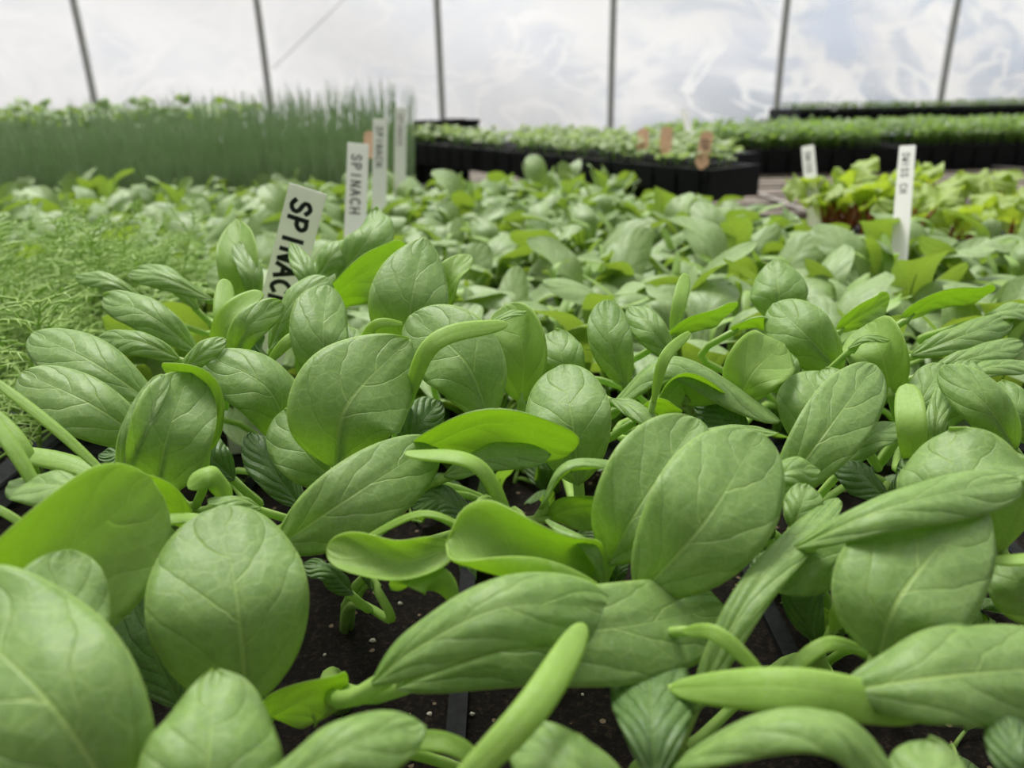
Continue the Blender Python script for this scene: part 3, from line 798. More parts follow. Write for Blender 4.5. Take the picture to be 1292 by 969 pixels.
NEAR, MIDN = 120, 300 - len(PLANT_SPOTS)
def where_label(x, y):
    px, py, _ = px_of(Vector((x, y, ZS + .07)))
    side = 'left' if px < 380 else ('middle' if px < 780 else 'right')
    dist = 'just behind the sharp front plants' if y < 0.56 else ('halfway back in the bed' if y < 0.72 else 'well back in the bed')
    what = {'left': 'dill side', 'middle': 'marker side', 'right': 'chard side'}[side]
    return 'soft green spinach seedling %s, %s' % (dist, what), 'spinach seedlings %s, %s' % (dist, what)
protos = [proto_plant('spinach_seedling', 100 + k, 6 + k % 3, 0.062 + 0.004 * (k % 4)) for k in range(9)]
singles = []
for k in range(8):
    o = single_plant('spinach_seedling', 200 + k, 7, 0.060 + 0.004 * (k % 4)).build('spinach_seedling', [MT['far'], MT['farbright'], MT['stalk']])
    singles.append(o)
used = set()
for n, (x, y) in enumerate(spots[:MIDN]):
    src = protos[n % 9] if n < NEAR else singles[n % 8]
    if src.name in used: o = copy_tree(src) if n < NEAR else src.copy(); (None if n < NEAR else COL.objects.link(o))
    else: o = src; used.add(src.name)
    o.location = (x, y, ZS - .004); o.rotation_euler = (RND.uniform(-.12, .12), RND.uniform(-.12, .12), RND.uniform(0, 6.28))
    s = RND.uniform(.9, 1.2) * (1.16 if y < .52 else 1.04); o.scale = (s, s, s)
    lb, gr = where_label(x, y)
    tag(o, lb, 'seedling', gr)
G = Geo(); gg = [single_plant('x', 260 + k, 6, 0.064, lod=2) for k in range(7)]
for n, (x, y) in enumerate(spots[MIDN:]):
    q = gg[n % 7]; R = Matrix.Rotation(RND.uniform(0, 6.28), 3, 'Z') * RND.uniform(.86, 1.14)
    G.add([R @ v + Vector((x, y, ZS - .004)) for v in q.v], q.f, q.uv, list(q.m))
if G.v:
    tag(G.build('spinach_patch', [MT['far'], MT['farbright'], MT['stalk']]), 'farthest blurred band of spinach leaves before the onions and black flats', 'spinach', kind='stuff')

# the same bed goes on past both edges of the frame
for sgn, lab in ((1, 'spinach leaves carrying on past the right edge of the picture'), (-1, 'spinach leaves carrying on past the left edge of the picture')):
    G = Geo(); r3 = random.Random(77 + sgn)
    for j in range(26):
        for i in range(-20, 22):
            x = i * .047 + r3.uniform(-.01, .01); y = .12 + j * .046 + r3.uniform(-.01, .01)
            if x * sgn < .05 or x > .86 or x < -.92 or y > (.67 if sgn > 0 else 1.18) or (sgn < 0 and (y < .62 or x > -.24)): continue
            if sgn > 0 and x < .34: continue
            px, py, d = px_of(Vector((x, y, ZS + .06)))
            if d > 0.02 and -95 < px < 1292 + 120 : continue
            q = gg[(i + j) % 7]; R = Matrix.Rotation(r3.uniform(0, 6.28), 3, 'Z') * r3.uniform(.9, 1.15)
            G.add([R @ v + Vector((x, y, ZS - .004)) for v in q.v], q.f, q.uv, list(q.m))
    if G.v: tag(G.build('spinach_patch', [MT['far'], MT['farbright'], MT['stalk']]), lab, 'spinach', kind='stuff')

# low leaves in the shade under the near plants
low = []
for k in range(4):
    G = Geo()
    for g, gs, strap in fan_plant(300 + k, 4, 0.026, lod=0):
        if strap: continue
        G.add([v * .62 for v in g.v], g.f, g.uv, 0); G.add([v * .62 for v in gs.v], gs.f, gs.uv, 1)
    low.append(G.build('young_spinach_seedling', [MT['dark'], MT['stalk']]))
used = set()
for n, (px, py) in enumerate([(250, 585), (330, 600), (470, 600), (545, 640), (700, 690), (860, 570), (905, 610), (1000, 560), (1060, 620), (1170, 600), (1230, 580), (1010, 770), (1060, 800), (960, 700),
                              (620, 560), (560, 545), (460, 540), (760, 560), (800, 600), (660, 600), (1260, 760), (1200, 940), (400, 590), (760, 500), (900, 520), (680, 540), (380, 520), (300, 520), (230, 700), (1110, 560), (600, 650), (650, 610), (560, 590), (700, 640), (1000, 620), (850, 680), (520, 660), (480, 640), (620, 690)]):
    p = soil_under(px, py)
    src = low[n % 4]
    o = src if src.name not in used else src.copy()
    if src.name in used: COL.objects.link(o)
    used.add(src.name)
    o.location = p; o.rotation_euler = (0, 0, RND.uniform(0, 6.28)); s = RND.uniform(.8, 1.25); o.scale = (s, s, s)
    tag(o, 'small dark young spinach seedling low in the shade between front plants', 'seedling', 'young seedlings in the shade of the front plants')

# ------------------------------------------------------------------ dill at the left
def frond_geo(g, base, d, length, rr, depth=0):
    n = 7; pts = [base]; v = d.normalized()
    for i in range(n):
        v = (v + Vector((rr.uniform(-.12, .12), rr.uniform(-.12, .12), rr.uniform(-.13, .05)))).normalized()
        pts.append(pts[-1] + v * length / n)
    r = (.00085, .00062, .00055)[depth]
    tube_geo(g, pts, [r * (1 - .6 * i / n) for i in range(n + 1)], 4, cap=False)
    if depth >= 2: return
    for i in range(2, n + 1) if depth == 0 else range(2, n + 1, 2):
        for s in (-1, 1):
            T = (pts[i] - pts[i - 1]).normalized(); sd = T.cross(Vector((rr.uniform(-.4, .4), rr.uniform(-.4, .4), 1))).normalized() * s
            frond_geo(g, pts[i], T * .75 + sd * rr.uniform(.6, 1.0), length * (.55 - .045 * i) * rr.uniform(.8, 1.25) if depth == 0 else length * .55 * rr.uniform(.6, 1.1), rr, depth + 1)
dill = []
for k in range(5):
    e = empty('dill_seedling', (0, 0, -5)); KIDS[e.name] = []
    rr = random.Random(400 + k); H = rr.uniform(.045, .06)
    g = Geo(); st = [Vector((rr.uniform(-.002, .002), rr.uniform(-.002, .002), H * i / 5)) for i in range(6)]
    tube_geo(g, st, [.0011, .001, .001, .0009, .0008, .0007], 5)
    KIDS[e.name].append(g.build('stem', MT['dill'], e))
    for i in range(6):
        g = Geo(); a = i * 2.4 + rr.uniform(-.4, .4); el = rr.uniform(.5, 1.25)
        frond_geo(g, st[min(5, 1 + i)] if i < 5 else st[5], Vector((math.cos(a) * math.cos(el), math.sin(a) * math.cos(el), math.sin(el))), rr.uniform(.045, .066), rr)
        KIDS[e.name].append(g.build('frond', MT['dill'], e))
    dill.append(e)
used = set(); n = 0
for j in range(8):
    for i in range(10):
        x = -.244 - i * .037 + RND.uniform(-.007, .007); y = .31 + j * .036 + RND.uniform(-.008, .008)
        if not in_view(Vector((x, y, ZS + .05)), 60, 40): continue
        src = dill[n % 5]; o = copy_tree(src) if src.name in used else src
        used.add(src.name); n += 1
        o.location = (x, y, ZS - .004); o.rotation_euler = (RND.uniform(-.15, .15), RND.uniform(-.15, .15) , RND.uniform(0, 6.28)); s = RND.uniform(.8, 1.1); o.scale = (s, s, s)
        fr = j < 3
        tag(o, 'feathery dill seedling in the %s rows of the dill patch at the left edge' % ('front' if fr else 'back'), 'dill', 'dill seedlings, %s rows' % ('front' if fr else 'back'))

# ------------------------------------------------------------------ onion seedlings: tall thin blades
def onion_geo(rr, h, nb):
    g = Geo()
    for k in range(nb):
        a = rr.uniform(0, 6.28); lean = rr.uniform(.0, .18); hh = h * (rr.uniform(.55, .9) if rr.random() < .75 else rr.uniform(.9, 1.15))
        pts = [Vector((math.cos(a) * lean * hh * (t ** 1.6) + rr.uniform(-.0008, .0008), math.sin(a) * lean * hh * (t ** 1.6), hh * t)) for t in (0, .2, .4, .6, .8, 1)]
        tube_geo(g, pts, [.0012, .0013, .0013, .0012, .0009, .0003], 4, cap=False)
    return g
onions = [onion_geo(random.Random(500 + k), .15, 3).build('onion_seedling', MT['onion']) for k in range(8)]
used = set(); osp = []
for j in range(26):
    for i in range(110):
        x = -1.75 + i * .0165 + RND.uniform(-.006, .006); y = 1.235 + j * .022 + RND.uniform(-.007, .007)
        if x > -.150 - .02 * RND.random() - max(0, y - 1.40) * .5: continue
        if not in_view(Vector((x, y, ZS + .12)), 20, 20): continue
        osp.append((x, y))
osp.sort(key=lambda p: p[1])
def onion_h(x, y):
    t = (x + 1.0) / .85
    return .86 + .22 * max(0, min(1, t)) + RND.uniform(-.10, .10)
for n, (x, y) in enumerate(osp[:300]):
    src = onions[n % 8]; o = src.copy() if src.name in used else src
    if src.name in used: COL.objects.link(o)
    used.add(src.name)
    s = onion_h(x, y); o.location = (x, y, ZS - .004); o.rotation_euler = (0, 0, RND.uniform(0, 6.28)); o.scale = (1, 1, s)
    tag(o, 'thin dark green onion seedling in the front rows of the tall grassy patch', 'onion', 'onion seedlings in the front rows')
G = Geo(); og = [onion_geo(random.Random(540 + k), .155, 3) for k in range(8)]
for n, (x, y) in enumerate(osp[300:]):
    q = og[n % 8]; s = onion_h(x, y); a = RND.uniform(0, 6.28); ca, sa = math.cos(a), math.sin(a)
    G.add([Vector((v.x * ca - v.y * sa + x, v.x * sa + v.y * ca + y, v.z * s + ZS - .004)) for v in q.v], q.f)
tag(G.build('onion_patch', MT['onion']), 'dense stand of tall onion blades behind the front rows, left', 'onions', kind='stuff')

# ------------------------------------------------------------------ small leafy seedlings of other kinds
def bushy_geo(seed, nleaf, h, LL, wf, stemr, wave=.3, pairs=True):
    rr = random.Random(seed); G = Geo()
    tube_geo(G, [Vector((0, 0, 0)), Vector((rr.uniform(-.003, .003), rr.uniform(-.003, .003), h * .5)), Vector((rr.uniform(-.005, .005), 0, h))], [stemr, stemr, stemr * .6], 5, m=1)
    for i in range(nleaf):
        a = i * 2.4 + rr.uniform(-.4, .4); o = Vector((math.cos(a), math.sin(a), 0)); z = h * rr.uniform(.5, 1.0)
        el = math.radians(rr.uniform(5, 60)); l = LL * rr.uniform(.7, 1.15)
        s = Vector((0, 0, z)); base = s + (o * math.cos(el) + Vector((0, 0, math.sin(el)))) * l * .45
        mid = base + (o * math.cos(el) + Vector((0, 0, math.sin(el)))) * l * .5; tip = mid + (o + Vector((0, 0, rr.uniform(-.7, .2)))).normalized() * l * .5
        tube_geo(G, [s, (s + base) / 2 + Vector((0, 0, -.001)), base], stemr * .55, 4, m=1, cap=False)
        blade_geo(G, [base, mid, tip], l * wf, rr.uniform(-40, 40), cup=-.4, sh='o', ref=(Vector((0, 0, 1)) - o * .7).normalized(), nu=8, nv=6, wave=wave, seed=seed * 17 + i, tm=0)
    return G
def scatter(protos_, pts, z, label, cat, group, sc_=(.85, 1.15), kind=None):
    used = set()
    for n, (x, y) in enumerate(pts):
        src = protos_[n % len(protos_)]; o = src.copy() if src.name in used else src
        if src.name in used: COL.objects.link(o)
        used.add(src.name)
        o.location = (x, y, z); s = RND.uniform(*sc_); o.scale = (s, s, s); o.rotation_euler = (RND.uniform(-.1, .1), RND.uniform(-.1, .1), RND.uniform(0, 6.28))
        tag(o, label, cat, group)
# chard, right: stems and leaves are parts
chardp = []
for k in range(4):
    e = empty('chard_seedling', (0, 0, -5)); KIDS[e.name] = []
    rr = random.Random(600 + k); 
    for i in range(5):
        a = i * 2.4 + rr.uniform(-.4, .4); o = Vector((math.cos(a), math.sin(a), 0)); l = rr.uniform(.026, .036)
        el = math.radians(rr.uniform(25, 80)); zb = rr.uniform(.022, .05)
        base = o * .012 + Vector((0, 0, zb)); mid = base + (o * math.cos(el) + Vector((0, 0, math.sin(el)))) * l * .5; tip = mid + (o + Vector((0, 0, rr.uniform(-.4, .6)))).normalized() * l * .5
        g = Geo(); C, N = blade_geo(g, [base, mid, tip], l * .72, rr.uniform(-40, 40), cup=-.3, sh='o', ref=(Vector((0, 0, 1)) - o * .7).normalized(), nu=14, nv=8, wave=.45, seed=650 + k * 9 + i)
        lf = g.build('leaf', MT['chard'], e); gs = Geo(); stalk_geo(gs, C, N, Vector((0, 0, 0)), .0013, .0017, ns=5, reach=.25)
        s = gs.build('leaf_stalk', MT['chardstem'], lf); KIDS[e.name].append(lf); KIDS[lf.name] = [s]
    chardp.append(e)
pts = []
for j in range(5):
    for i in range(9):
        x = .385 + i * .048 + RND.uniform(-.01, .01); y = .735 + j * .048 + RND.uniform(-.01, .01)
        if RND.random() < .18 or not in_view(Vector((x, y, ZS + .05)), 30, 30): continue
        pts.append((x, y, 0))
pts += [(.355, .86, 1), (.385, .875, 1), (.372, .845, 1)]
used = set()
for n, (x, y, c) in enumerate(pts):
    src = chardp[n % 4]; o = copy_tree(src) if src.name in used else src
    used.add(src.name); s = RND.uniform(1.15, 1.5); o.scale = (s, s, s)
    o.location = (x, y, ZS - .004); o.rotation_euler = (0, 0, RND.uniform(0, 6.28))
    if c: tag(o, 'yellow-green chard seedling in the small clump beside the shorter marker', 'chard', 'chard clump by the shorter marker')
    else: tag(o, 'yellow-green chard seedling with red stems right of the taller marker', 'chard', 'chard seedlings at the right edge')

# ------------------------------------------------------------------ trays
def tray(name, x0, y0, nx, ny, pit, z, depth, label, group=None, soil_z=-.005, rim=.006, lip=.010, rot=0.0, seed=0, pity=None, mat='tray', coarse=False, cat='tray'):
    """cell tray with open square cells; the soil is a part"""
    pity = pity or pit; W, D = nx * pit, ny * pity
    e = empty(name, (x0, y0, z), label, cat, group); e.rotation_euler = (0, 0, rot)
    g = Geo(); h = rim / 2
    # top web
    for i in range(nx + 1):
        a = 0 if i else -lip; b_ = 0 if i < nx else lip
        box_geo(g, i * pit - h + (a if i == 0 else 0), i * pit + h + (b_ if i == nx else 0), -lip, D + lip, -depth if i in (0, nx) else -.012, 0)
    for j in range(ny + 1):
        a = -lip if j == 0 else 0; b_ = lip if j == ny else 0
        for i in range(nx):
            box_geo(g, i * pit + h, (i + 1) * pit - h, j * pity - h + a, j * pity + h + b_, -depth if j in (0, ny) else -.012, 0)
    # folded-over outer edge
    for (a0, a1, b0, b1) in ((-lip - .0015, -lip, -lip, D + lip), (W + lip, W + lip + .0015, -lip, D + lip), (-lip, W + lip, -lip - .0015, -lip), (-lip, W + lip, D + lip, D + lip + .0015)):
        box_geo(g, a0, a1, b0, b1, -.012, .0008)
    o = g.build('cell_web', MT[mat], e, smooth=False)
    rr = random.Random(seed); n = 60 if not coarse else 24; m = int(n * D / W) + 2
    vs = []; fs = []
    for j in range(m + 1):
        for i in range(n + 1):
            x = W * i / n; y = D * j / m
            vs.append(Vector((x, y, soil_z + rr.uniform(-.0016, .0014))))
    for j in range(m):
        for i in range(n):
            a = j * (n + 1) + i; fs.append((a, a + 1, a + n + 2, a + n + 1))
    mesh_obj('potting_soil', vs, fs, MT['soil'], e)
    return e
TP = .044
tray('cell_tray', -.241, .110, 5, 1, .111, ZS, .045, 'black cell tray under the sharp spinach plants, nearest the lens', soil_z=-.0028, seed=1, pity=.240)
tray('cell_tray', -.239, .375, 12, 6, TP, ZS, .045, 'black cell tray of spinach just behind the nearest one, holding the lettered marker', seed=2, soil_z=-.004)
tray('cell_tray', -.239, .656, 12, 6, TP, ZS, .045, 'black cell tray of spinach around the second white marker', seed=3, coarse=True, soil_z=-.004)
tray('cell_tray', -.380, .944, 12, 6, TP, ZS, .045, 'black cell tray of spinach around the third and fourth markers', seed=4, coarse=True, soil_z=-.004)
tray('cell_tray', .338, .080, 12, 6, TP, ZS, .045, 'black cell tray of spinach at the right edge near the bottom', seed=5, soil_z=-.004)
tray('cell_tray', .338, .368, 12, 6, TP, ZS, .045, 'black cell tray of spinach in front of the chard', seed=6, soil_z=-.004)
tray('cell_tray', .330, .700, 12, 6, TP, ZS, .045, 'black cell tray holding the yellow-green chard', seed=7, coarse=True, soil_z=-.004)
tray('cell_tray', -.793, .335, 12, 6, TP, ZS, .045, 'dusty black tray of dill at the left edge', seed=8, mat='dusty', soil_z=-.004)
tray('cell_tray', -.793, .080, 12, 5, TP, ZS, .045, 'dusty grey-black tray rim seen beside the front spinach at left', seed=18, mat='dusty', soil_z=-.004)
tray('cell_tray', -.793, .626, 12, 6, TP, ZS, .045, 'black cell tray of spinach behind the dill', seed=9, coarse=True, soil_z=-.004)
tray('cell_tray', -.934, .914, 12, 6, TP, ZS, .045, 'black cell tray of spinach in front of the onions', seed=10, coarse=True, soil_z=-.004)
tray('open_tray', -.700, 1.529, 3, 2, .134, ZS, .045, 'black tray of tall onions hidden behind the right-hand one', seed=17, coarse=True, soil_z=-.004)
tray('open_tray', -.700, 1.240, 4, 2, .134, ZS, .045, 'black tray of tall onions, right-hand one', seed=11, coarse=True, soil_z=-.004)
tray('open_tray', -1.262, 1.240, 4, 4, .134, ZS, .045, 'black tray of tall onions, left-hand one', seed=12, coarse=True, soil_z=-.004)
# a few bits of perlite and bark near the bare patches
for n, (px, py) in enumerate([(542, 905), (528, 792), (470, 812), (612, 800), (560, 870), (596, 905), (505, 765), (735, 880), (900, 825), (410, 830), (585, 925)]):
    p = soil_under(px, py); rr = random.Random(n); bmv = []
    r = rr.uniform(.0005, .0012)
    g = Geo(); k = 6; vs = [Vector((0, 0, r))] + [Vector((math.cos(i * PI / 3) * r * rr.uniform(.7, 1.3), math.sin(i * PI / 3) * r * rr.uniform(.7, 1.2), rr.uniform(-.2, .4) * r)) for i in range(k)] + [Vector((0, 0, -r))]
    fs = [(0, 1 + i, 1 + (i + 1) % k) for i in range(k)] + [(k + 1, 1 + (i + 1) % k, 1 + i) for i in range(k)]
    g.add(vs, fs); o = g.build('perlite_crumb', MT['speck']); o.location = p + Vector((0, 0, .0012))
    tag(o, 'tiny pale crumb of perlite lying on the dark soil between front plants', 'crumb', 'perlite crumbs on the front soil')

# raised flat in the middle distance, with pale seedlings
FR = math.radians(-33)
A = at(893, 214, 104)           # its near right corner
FZ = A.z
Rz = Matrix.Rotation(math.radians(-62), 3, 'Z')
dirx = Vector((at(600, 172, 146) - A)); dirx.z = 0; LEN = .56; ang = math.atan2(dirx.y, dirx.x)
# local x runs along the near edge from the right corner to the left
def flat_local(u, v, z=0.0):
    return A + Vector((math.cos(ang) * u + math.sin(ang) * v, math.sin(ang) * u - math.cos(ang) * v, z))
e = tray('cell_tray', 0, 0, 12, 2, TP, FZ, .042, 'raised black flat of pale seedlings in the middle distance', seed=13, coarse=True, cat='tray', soil_z=-.003)
e.rotation_euler = (0, 0, ang - PI); 
# its x axis points back from the left end to the right corner, its y axis away from the lens
ex = Vector((math.cos(ang - PI), math.sin(ang - PI), 0)); ey = Vector((-math.sin(ang - PI), math.cos(ang - PI), 0))
O1 = A - ex * (12 * TP); e.location = O1
e2 = tray('cell_tray', 0, 0, 12, 2, TP, FZ, .042, 'raised black flat beyond the nearer one, at its left', seed=14, coarse=True, soil_z=-.003)
e2.rotation_euler = (0, 0, ang - PI); O2 = O1 - ex * (12 * TP + .03) + Vector((0, 0, .0)); e2.location = O2
e3 = tray('cell_tray', 0, 0, 12, 3, TP, FZ, .042, 'raised black flat directly behind the nearest raised flat', seed=15, coarse=True, soil_z=-.003)
e3.rotation_euler = (0, 0, ang - PI); O3 = O1 + ey * (2 * TP + .028) - ex * .12; e3.location = O3
# upturned trays they stand on
for O_, lb in ((O3, 'upturned black crate under the flat directly behind'), (O1, 'upturned black crate under the raised flat of pale seedlings'), (O2, 'upturned black crate under the flat farther left')):
    g = Geo(); zz = ZS - .052 - FZ; 
    box_geo(g, .05, 12 * TP - .14, .035, (3 if O_ is O3 else 2) * TP - .02, zz, -.044)
    for k in range(6): box_geo(g, .06 + k * .055, .075 + k * .055, .029, .035, zz, -.05)
    o = g.build('upturned_crate', MT['tray'], smooth=False); o.location = O_; o.rotation_euler = (0, 0, ang - PI); tag(o, lb, 'crate')
palep = [bushy_geo(700 + k, 5, .024, .020, .55, .0009).build('pale_seedling', [MT['pale'], MT['stalk']]) for k in range(6)]
pts = []
for OO, nr in ((O1, 2), (O2, 2), (O3, 3)):
    for j in range(nr):
        for i in range(12):
            if RND.random() < .06: continue
            for q in range(3):
                p = OO + ex * ((i + .5) * TP + RND.uniform(-.012, .012)) + ey * ((j + .5) * TP + RND.uniform(-.012, .012))
                pts.append((p.x, p.y))
pts.sort(key=lambda p: p[1]); 
scatter(palep, pts[:300], FZ - .004, 'pale green leafy seedling on the raised black flats in the middle distance', 'seedling', 'pale seedlings on the raised flats')

# the two far flats of dense seedlings, right, on the lath bench
BZ = ZS - .052                   # top of the bench
def dense(name, O, ex, ey, W, D, z, h, n, seed, label, mat='micro'):
    rr = random.Random(seed); G = Geo()
    pr = [bushy_geo(seed * 10 + k, 4, h * .7, h * .35, .6, .0009, wave=.1) for k in range(5)]
    for k in range(n):
        p = O + ex * rr.uniform(0, W) + ey * rr.uniform(0, D); q = pr[k % 5]; a = rr.uniform(0, 6.28); s = rr.uniform(.8, 1.12); ca, sa = math.cos(a), math.sin(a)
        G.add([Vector((p.x + (v.x * ca - v.y * sa) * s, p.y + (v.x * sa + v.y * ca) * s, z + v.z * s)) for v in q.v], q.f, q.uv, list(q.m))
    return tag(G.build(name, [MT[mat], MT['stalk']]), label, 'seedlings', kind='stuff')
X_, Y_ = Vector((1, 0, 0)), Vector((0, 1, 0))
FT = BZ + .060
for k, (x0, lb) in enumerate(((.44, 'left'), (1.04, 'middle'), (1.64, 'right'))):
    tray('cell_tray', x0, 2.02 + .03 * k, 10, 7, .055, FT, .058, 'black flat of dense green seedlings across the far bench, %s of three' % lb, 'far flats of dense seedlings', seed=20 + k, coarse=True, lip=.012)
    dense('dense_seedlings', Vector((x0, 2.02 + .03 * k, 0)), X_, Y_, .55, .385, FT, .062, 700, 30 + k, 'dense green seedlings filling the far black flat, %s of three' % lb)
# a flat higher up, farther back
hx = at(1012, 141, 330); HB = Vector((hx.x, hx.y, hx.z))
tray('cell_tray', HB.x, HB.y, 22, 7, .055, HB.z, .05, 'long black flat on the farthest shelf at the right', seed=25, coarse=True, lip=.012)
dense('dense_seedlings', HB, X_, Y_, 1.2, .385, HB.z, .030, 500, 41, 'short sparse seedlings in the long flat on the farthest shelf')
g = Geo(); zz = HB.z - .052
box_geo(g, -.05, 1.35, -.03, .45, -.03, 0)
for lx in (.05, 1.25):
    for ly in (.02, .40): box_geo(g, lx - .02, lx + .02, ly - .02, ly + .02, -zz, -.03)
o = g.build('far_shelf', MT['slat'], smooth=False); o.location = (HB.x, HB.y, zz); tag(o, 'wooden shelf carrying the long flat by the plastic wall', 'shelf')
# leafy rows behind the onions
dense('leafy_seedlings', Vector((-2.3, 2.05, 0)), X_, Y_, 1.5, .5, ZS - .004, .165, 420, 43, 'green leafy plants showing above the onions at far left', mat='far')
tray('open_tray', -2.3, 2.04, 11, 4, .134, ZS, .045, 'black tray under the leafy plants behind the onions', seed=26, coarse=True)
tray('open_tray', -1.262, 1.82, 5, 1, .134, ZS, .045, 'narrow black tray behind the onions', seed=27, coarse=True)

# ------------------------------------------------------------------ benches
def bench(name, x0, x1, y0, y1, ztop, label, pitch=.062, wd=.040, along='x', seed=0):
    e = empty(name, ((x0 + x1) / 2, (y0 + y1) / 2, 0), label, 'bench'); off = e.location.copy()
    rr = random.Random(seed); n = int((y1 - y0) / pitch); cnt = 0
    g = Geo()
    for k in range(n):
        y = y0 + k * pitch; t = rr.uniform(-.008, .008); zt = ztop - rr.uniform(0, .003)
        box_geo(g, x0, x1, y, y + wd * rr.uniform(.8, 1.1), zt - .012, zt, rot=Matrix.Rotation(t * .4, 3, 'Z'), org=Vector(((x0 + x1) / 2, y, zt)))
    g.build('lath_top', MT['slat'], e, off=off, smooth=False)
    for yy in (y0 + .05, y1 - .05):
        g = Geo(); box_geo(g, x0, x1, yy - .02, yy + .02, ztop - .10, ztop - .0155); g.build('rail', MT['slat'], e, off=off, smooth=False)
    for xx in (x0 + .1, (x0 + x1) / 2, x1 - .1):
        for yy in (y0 + .05, y1 - .05):
            g = Geo(); box_geo(g, xx - .035, xx + .035, yy - .035, yy + .035, 0, ztop - .1005); g.build('leg', MT['slat'], e, off=off, smooth=False)
    return e
bench('lath_bench', -2.6, 2.9, -.25, 1.34, BZ, 'weathered lath bench carrying the spinach trays and showing bare at right', seed=1)
bench('lath_bench', -2.6, 2.9, 1.42, 2.75, BZ, 'weathered lath bench behind, carrying the far dark flats', seed=2)
for n, (a, b_) in enumerate((((905, 196, 185), (1060, 236, 125)), ((1010, 182, 235), (1140, 214, 150)), ((1150, 190, 215), (1300, 205, 190)), ((960, 238, 122), (1300, 222, 150)))):
    p0, p1 = at(*a), at(*b_); p0.z = p1.z = BZ + .004
    g = Geo(); m = (p0 + p1) / 2; tube_geo(g, [p0 - m, Vector((0, 0, .001)), p1 - m], .0035, 6); o = g.build('loose_stick', MT['wire']); o.location = m
    tag(o, ('pale stick lying slantwise on the bare bench beside the pale flat', 'pale stick lying between the two short markers on the bare bench', 'pale stick lying behind the chard on the bare bench', 'long pale stick lying level across the bare bench')[n], 'stick')

# ------------------------------------------------------------------ plant markers
GL = {  # strokes of hand lettering in a 1 x 1 box, y up
 'S': [[(.85, .82), (.55, 1.0), (.2, .85), (.22, .62), (.55, .5), (.82, .36), (.75, .1), (.4, 0), (.1, .15)]],
 'P': [[(.15, 0), (.18, 1.0)], [(.18, .95), (.65, .98), (.85, .75), (.6, .5), (.2, .47)]],
 'I': [[(.5, 0), (.5, 1)]], 'N': [[(.12, 0), (.15, 1)], [(.15, 1), (.8, 0)], [(.8, 0), (.85, 1)]],
 'A': [[(.05, 0), (.45, 1)], [(.45, 1), (.9, 0)], [(.2, .38), (.75, .38)]],
 'C': [[(.85, .85), (.5, 1), (.15, .7), (.15, .3), (.5, 0), (.88, .18)]], 'H': [[(.15, 0), (.15, 1)], [(.85, 0), (.85, 1)], [(.15, .5), (.85, .5)]],
 'W': [[(0, 1), (.25, 0), (.5, .7), (.75, 0), (1, 1)]], ' ': [], 'R': [[(.15, 0), (.18, 1.0)], [(.18, .95), (.65, .98), (.85, .75), (.6, .5), (.2, .47)], [(.45, .48), (.9, 0)]], 'D': [[(.15, 0), (.15, 1), (.6, .95), (.88, .5), (.6, .05), (.15, 0)]],
}
def marker(p_top, p_bot, W, text, label, name='plant_marker', mat='marker', ink='ink', csize=.5, lead=.28, turn=0.0, start=.10, penw=.09, group='white plant markers', rounded=.12):
    """flat stake; p_top middle of the upper end, p_bot where it meets the soil; writing runs down it"""
    ax = (p_bot - p_top); Ln = ax.length; d = ax.normalized()
    toc = (CAMP - p_top).normalized(); n = (toc - d * toc.dot(d)).normalized()
    n = (Matrix.Rotation(turn, 3, d) @ n); s = n.cross(d) * -1.0        # s points right, seen from the front
    if s.dot(_r) < 0: s = -s
    e = empty(name, p_bot, label, 'plant marker', group)
    g = Geo(); T = .0005; out = []
    r = W * rounded
    prof = [(-W / 2, r), (-W / 2 + r * .3, r * .3), (-W / 2 + r, 0), (W / 2 - r, 0), (W / 2 - r * .3, r * .3), (W / 2, r), (W / 2, Ln * .86), (W * .08, Ln), (-W * .08, Ln), (-W / 2, Ln * .86)]
    vs = [p_top + s * a + d * b_ + n * T for a, b_ in prof] + [p_top + s * a + d * b_ - n * T for a, b_ in prof]
    m = len(prof); fs = [tuple(range(m)), tuple(range(2 * m - 1, m - 1, -1))] + [(i, i + m, (i + 1) % m + m, (i + 1) % m) for i in range(m)]
    g.add(vs, fs); bl = g.build('stake', MT[mat], e, off=p_bot, smooth=False)
    if text:
        g = Geo(); ch = W * csize; adv = ch * (1 + lead) * .82; y0 = W * start * 3
        # letters turned a quarter clockwise: their tops point to the right
        for i, c in enumerate(text):
            for st in GL[c]:
                pp = [(x_ * ch * .82, y_ * ch) for x_, y_ in st]
                P3 = [p_top + n * (T + .00012) + d * (y0 + i * adv + a) + s * (b_ - ch * .62) for a, b_ in pp]
                raw, Lx = spline(P3, 8) if len(P3) > 2 else (P3, None)
                if len(P3) > 2: raw = [sample(raw, Lx, k / 14) for k in range(15)]
                pw = ch * penw
                # ribbon with real thickness, squashed tube
                npt = len(raw); vs = []; 
                for k in range(npt):
                    tg = (raw[min(k + 1, npt - 1)] - raw[max(k - 1, 0)]).normalized(); sd = tg.cross(n).normalized()
                    ext = tg * (pw if k == npt - 1 else (-pw if k == 0 else 0)) * .6
                    for (a, b2) in ((-1, -.5), (-.8, 1), (.8, 1), (1, -.5)): vs.append(raw[k] + ext + sd * a * pw + n * b2 * .00012)
                fs = []
                for k in range(npt - 1):
                    for q in range(4): fs.append((k * 4 + q, k * 4 + (q + 1) % 4, k * 4 + 4 + (q + 1) % 4, k * 4 + 4 + q))
                fs += [(0, 1, 2, 3), tuple((npt - 1) * 4 + q for q in (3, 2, 1, 0))]
                g.add(vs, fs)
        g.build('handwriting', MT[ink], e, off=p_bot, smooth=False)
    return e
